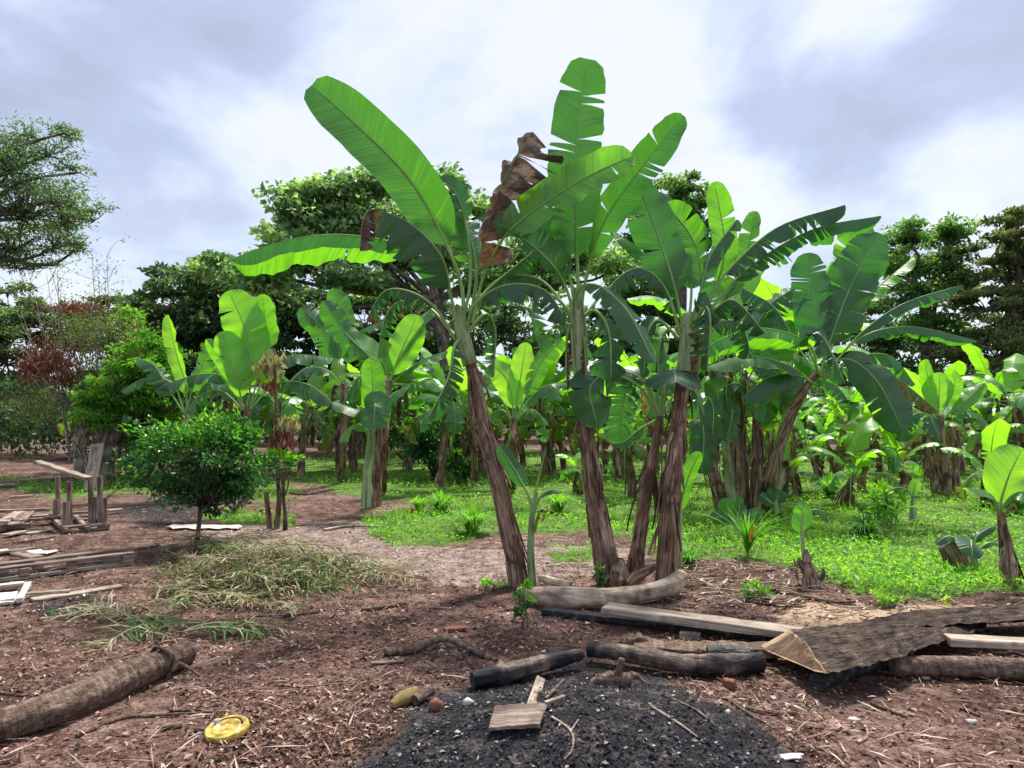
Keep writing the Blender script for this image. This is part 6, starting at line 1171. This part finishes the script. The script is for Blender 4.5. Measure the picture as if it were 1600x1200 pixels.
# stakes with hanging dead leaves
def stakes():
    o = G(428, 826); T = Thing('stake', o, 'pair of bare brown stakes with wilted and dead red leaves hanging from them', 'plant'); Yd = o[1]
    for i, (pb, pt) in enumerate((((422, 828), (416, 768)), ((432, 828), (438, 768)))):
        mb = MB(); a = P(pb[0], pb[1], Yd); a[2] = H(a[0], a[1])-.03; tube(mb, [a, P((pb[0]+pt[0])/2, (pb[1]+pt[1])/2, Yd), P(pt[0], pt[1], Yd)], [.045, .04, .035], 10, 9, 0, ridges=.06, cap=0); T.part('stake', mb, [M_TRUNK])
    mb = MB(); tube(mb, [P(436, 780, Yd), P(432, 700, Yd), P(431, 620, Yd), P(428, 545, Yd)], [.03, .026, .02, .014], 20, 8, 0, rough=.05); T.part('stem', mb, [M_LOG])
    rs = np.random.RandomState(8)
    for nm, (px, py, rx, ry), n, L, mat in (('wilted_leaves', (425, 562, 20, 14), 110, .17, M_WILT), ('wilted_leaves', (448, 655, 16, 10), 70, .16, M_WILT), ('red_leaves', (442, 682, 17, 12), 90, .17, M_RED), ('red_leaves', (425, 600, 12, 12), 30, .15, M_RED)):
        pos = np.stack([P(px+rs.randn()*rx*.5, py+rs.randn()*ry*.5, Yd+rs.randn()*.08) for _ in range(n)]); lf = MB()
        kites(lf, pos, rs.randn(n, 3)*.35-np.array([0, 0, 1]), rs.randn(n, 3)+np.array([0, -.5, 0]), L*(.6+.6*rs.rand(n)), L*.3, 0, np.clip(.5+.25*rs.randn(n), 0, 1)); T.part(nm, lf, [mat], smooth=False)
stakes()
# heap of dry palm fronds
def fronds():
    rs = np.random.RandomState(4)
    def frond(mb, p, az, L, tint, el=.25, mat=0):
        h = np.array([math.cos(az), math.sin(az), 0]); t = np.linspace(0, 1, 9); s = np.array([-math.sin(az), math.cos(az), 0])
        c = p+h*(L*t)[:, None]+np.array([0, 0, 1])*(L*(el*t-1.0*el*t**2))[:, None]; tube(mb, c[::2], [.009, .006, .003], 9, 4, mat, tint=.6)
        m = int(L*34); tt = np.linspace(.12, 1, m); cp = np.stack([np.interp(tt, t, c[:, k]) for k in range(3)], 1)
        for sg in (-1, 1):
            d = h*0.75+s*sg*0.8+rs.randn(m, 3)*.28+np.array([0, 0, .12]); kites(mb, cp, d, rs.randn(m, 3)*.4+np.array([0, 0, 1]), L*.32*(.5+.5*np.sin(tt*2.6))*(.7+.6*rs.rand(m)), .013, mat, np.clip(tint+.14*rs.randn(m), 0, 1), fold=.2, droop=.25)
    mb = MB()
    for (x0, y0, rx, ry, hz, n) in ((410, 898, 85, 20, .26, 46), (335, 866, 26, 12, .20, 16), (545, 903, 45, 14, .10, 12), (235, 972, 60, 16, .03, 9), (300, 938, 50, 16, .08, 12)):
        for i in range(n):
            px, py = x0+rs.randn()*rx*.55, y0+rs.randn()*ry*.5; q = G(px, py); hz_ = hz*math.exp(-((px-x0)/rx)**2)*rs.rand(); q = q+np.array([0, 0, hz_+.01])
            tn = rs.choice([.45, .6, .3, .72, .93], p=[.30, .13, .29, .10, .18]); frond(mb, q, rs.rand()*6.28, .25+.45*rs.rand(), tn, .1+.35*rs.rand())
    n = 4200; px = 420+rs.randn(n)*80; py = 900+rs.randn(n)*17; Y = CZ*F/(py-HOR); X = (px-800)/F*Y; hz_ = .20*np.exp(-((px-430)/130)**2-((py-900)/34)**2)*rs.rand(n)**.5
    kites(mb, np.stack([X, Y, H(X, Y)+hz_], 1), rs.randn(n, 3)*np.array([1, 1, .5]), rs.randn(n, 3)*.5+np.array([0, 0, 1]), .05+.15*rs.rand(n), .012, 0, np.clip(.48+.22*rs.randn(n), 0, .88), droop=.3)
    kites(mb, (np.stack([X, Y, H(X, Y)+hz_*.9], 1))[:1800]*np.array([1, 1, 1.0]), rs.randn(1800, 3)*np.array([1, 1, .6]), rs.randn(1800, 3)*.5+np.array([0, 0, 1]), .06+.06*rs.rand(1800), .02, 0, .97, droop=.3)
    o = mb.build('frond_heap', [M_STRAW], smooth=False); tag(o, 'heap of dry and half green palm fronds raked together on the soil', 'debris', kind='stuff')
    for (px, py, az, L, tn, lab) in ((350, 990, -.15, .62, 1.0, 'fresh green palm frond at the near side of the frond heap'), (455, 955, 1.9, .40, .72, 'pale fanned frond tip in front of the heap'), (395, 985, .0, .5, .45, 'brown yellow frond beside the fresh green one')):
        f_ = MB(); p = G(px, py, .03)-np.array([math.cos(az), math.sin(az), 0])*L*.5; frond(f_, p, az, L, tn, .3); frond(f_, p+np.array([.02, .03, .01]), az+.2, L*.8, tn, .35); single('palm_frond', f_, [M_STRAW], G(px, py), lab, 'palm frond', smooth=False)
fronds()
# coarse banana trash right of the front clump
def trash():
    rs = np.random.RandomState(12); mb = MB()
    for i in range(230):
        px, py = rs.uniform(1070, 1260), rs.uniform(880, 945)
        if i > 130: px, py = rs.uniform(840, 1070), rs.uniform(880, 905)
        if i > 190: px, py = rs.uniform(1240, 1600), rs.uniform(945, 965)
        p = G(px, py, .01+.03*rs.rand()); a = rs.rand()*6.28; L = .08+.32*rs.rand()**1.5; d = np.array([math.cos(a), math.sin(a)*.6, rs.uniform(-.05, .15)]); tube(mb, [p, p+d*L*.5+rs.randn(3)*.012, p+d*L], [.006+.012*rs.rand()**2, .008, .004], 5, 5, 0, rough=.1, seed=i, flat=.6)
    o = mb.build('twig_litter', [M_PALELOG]); tag(o, 'tangle of dry stalks and twigs on the soil right of the front clump', 'debris', kind='stuff')
trash()
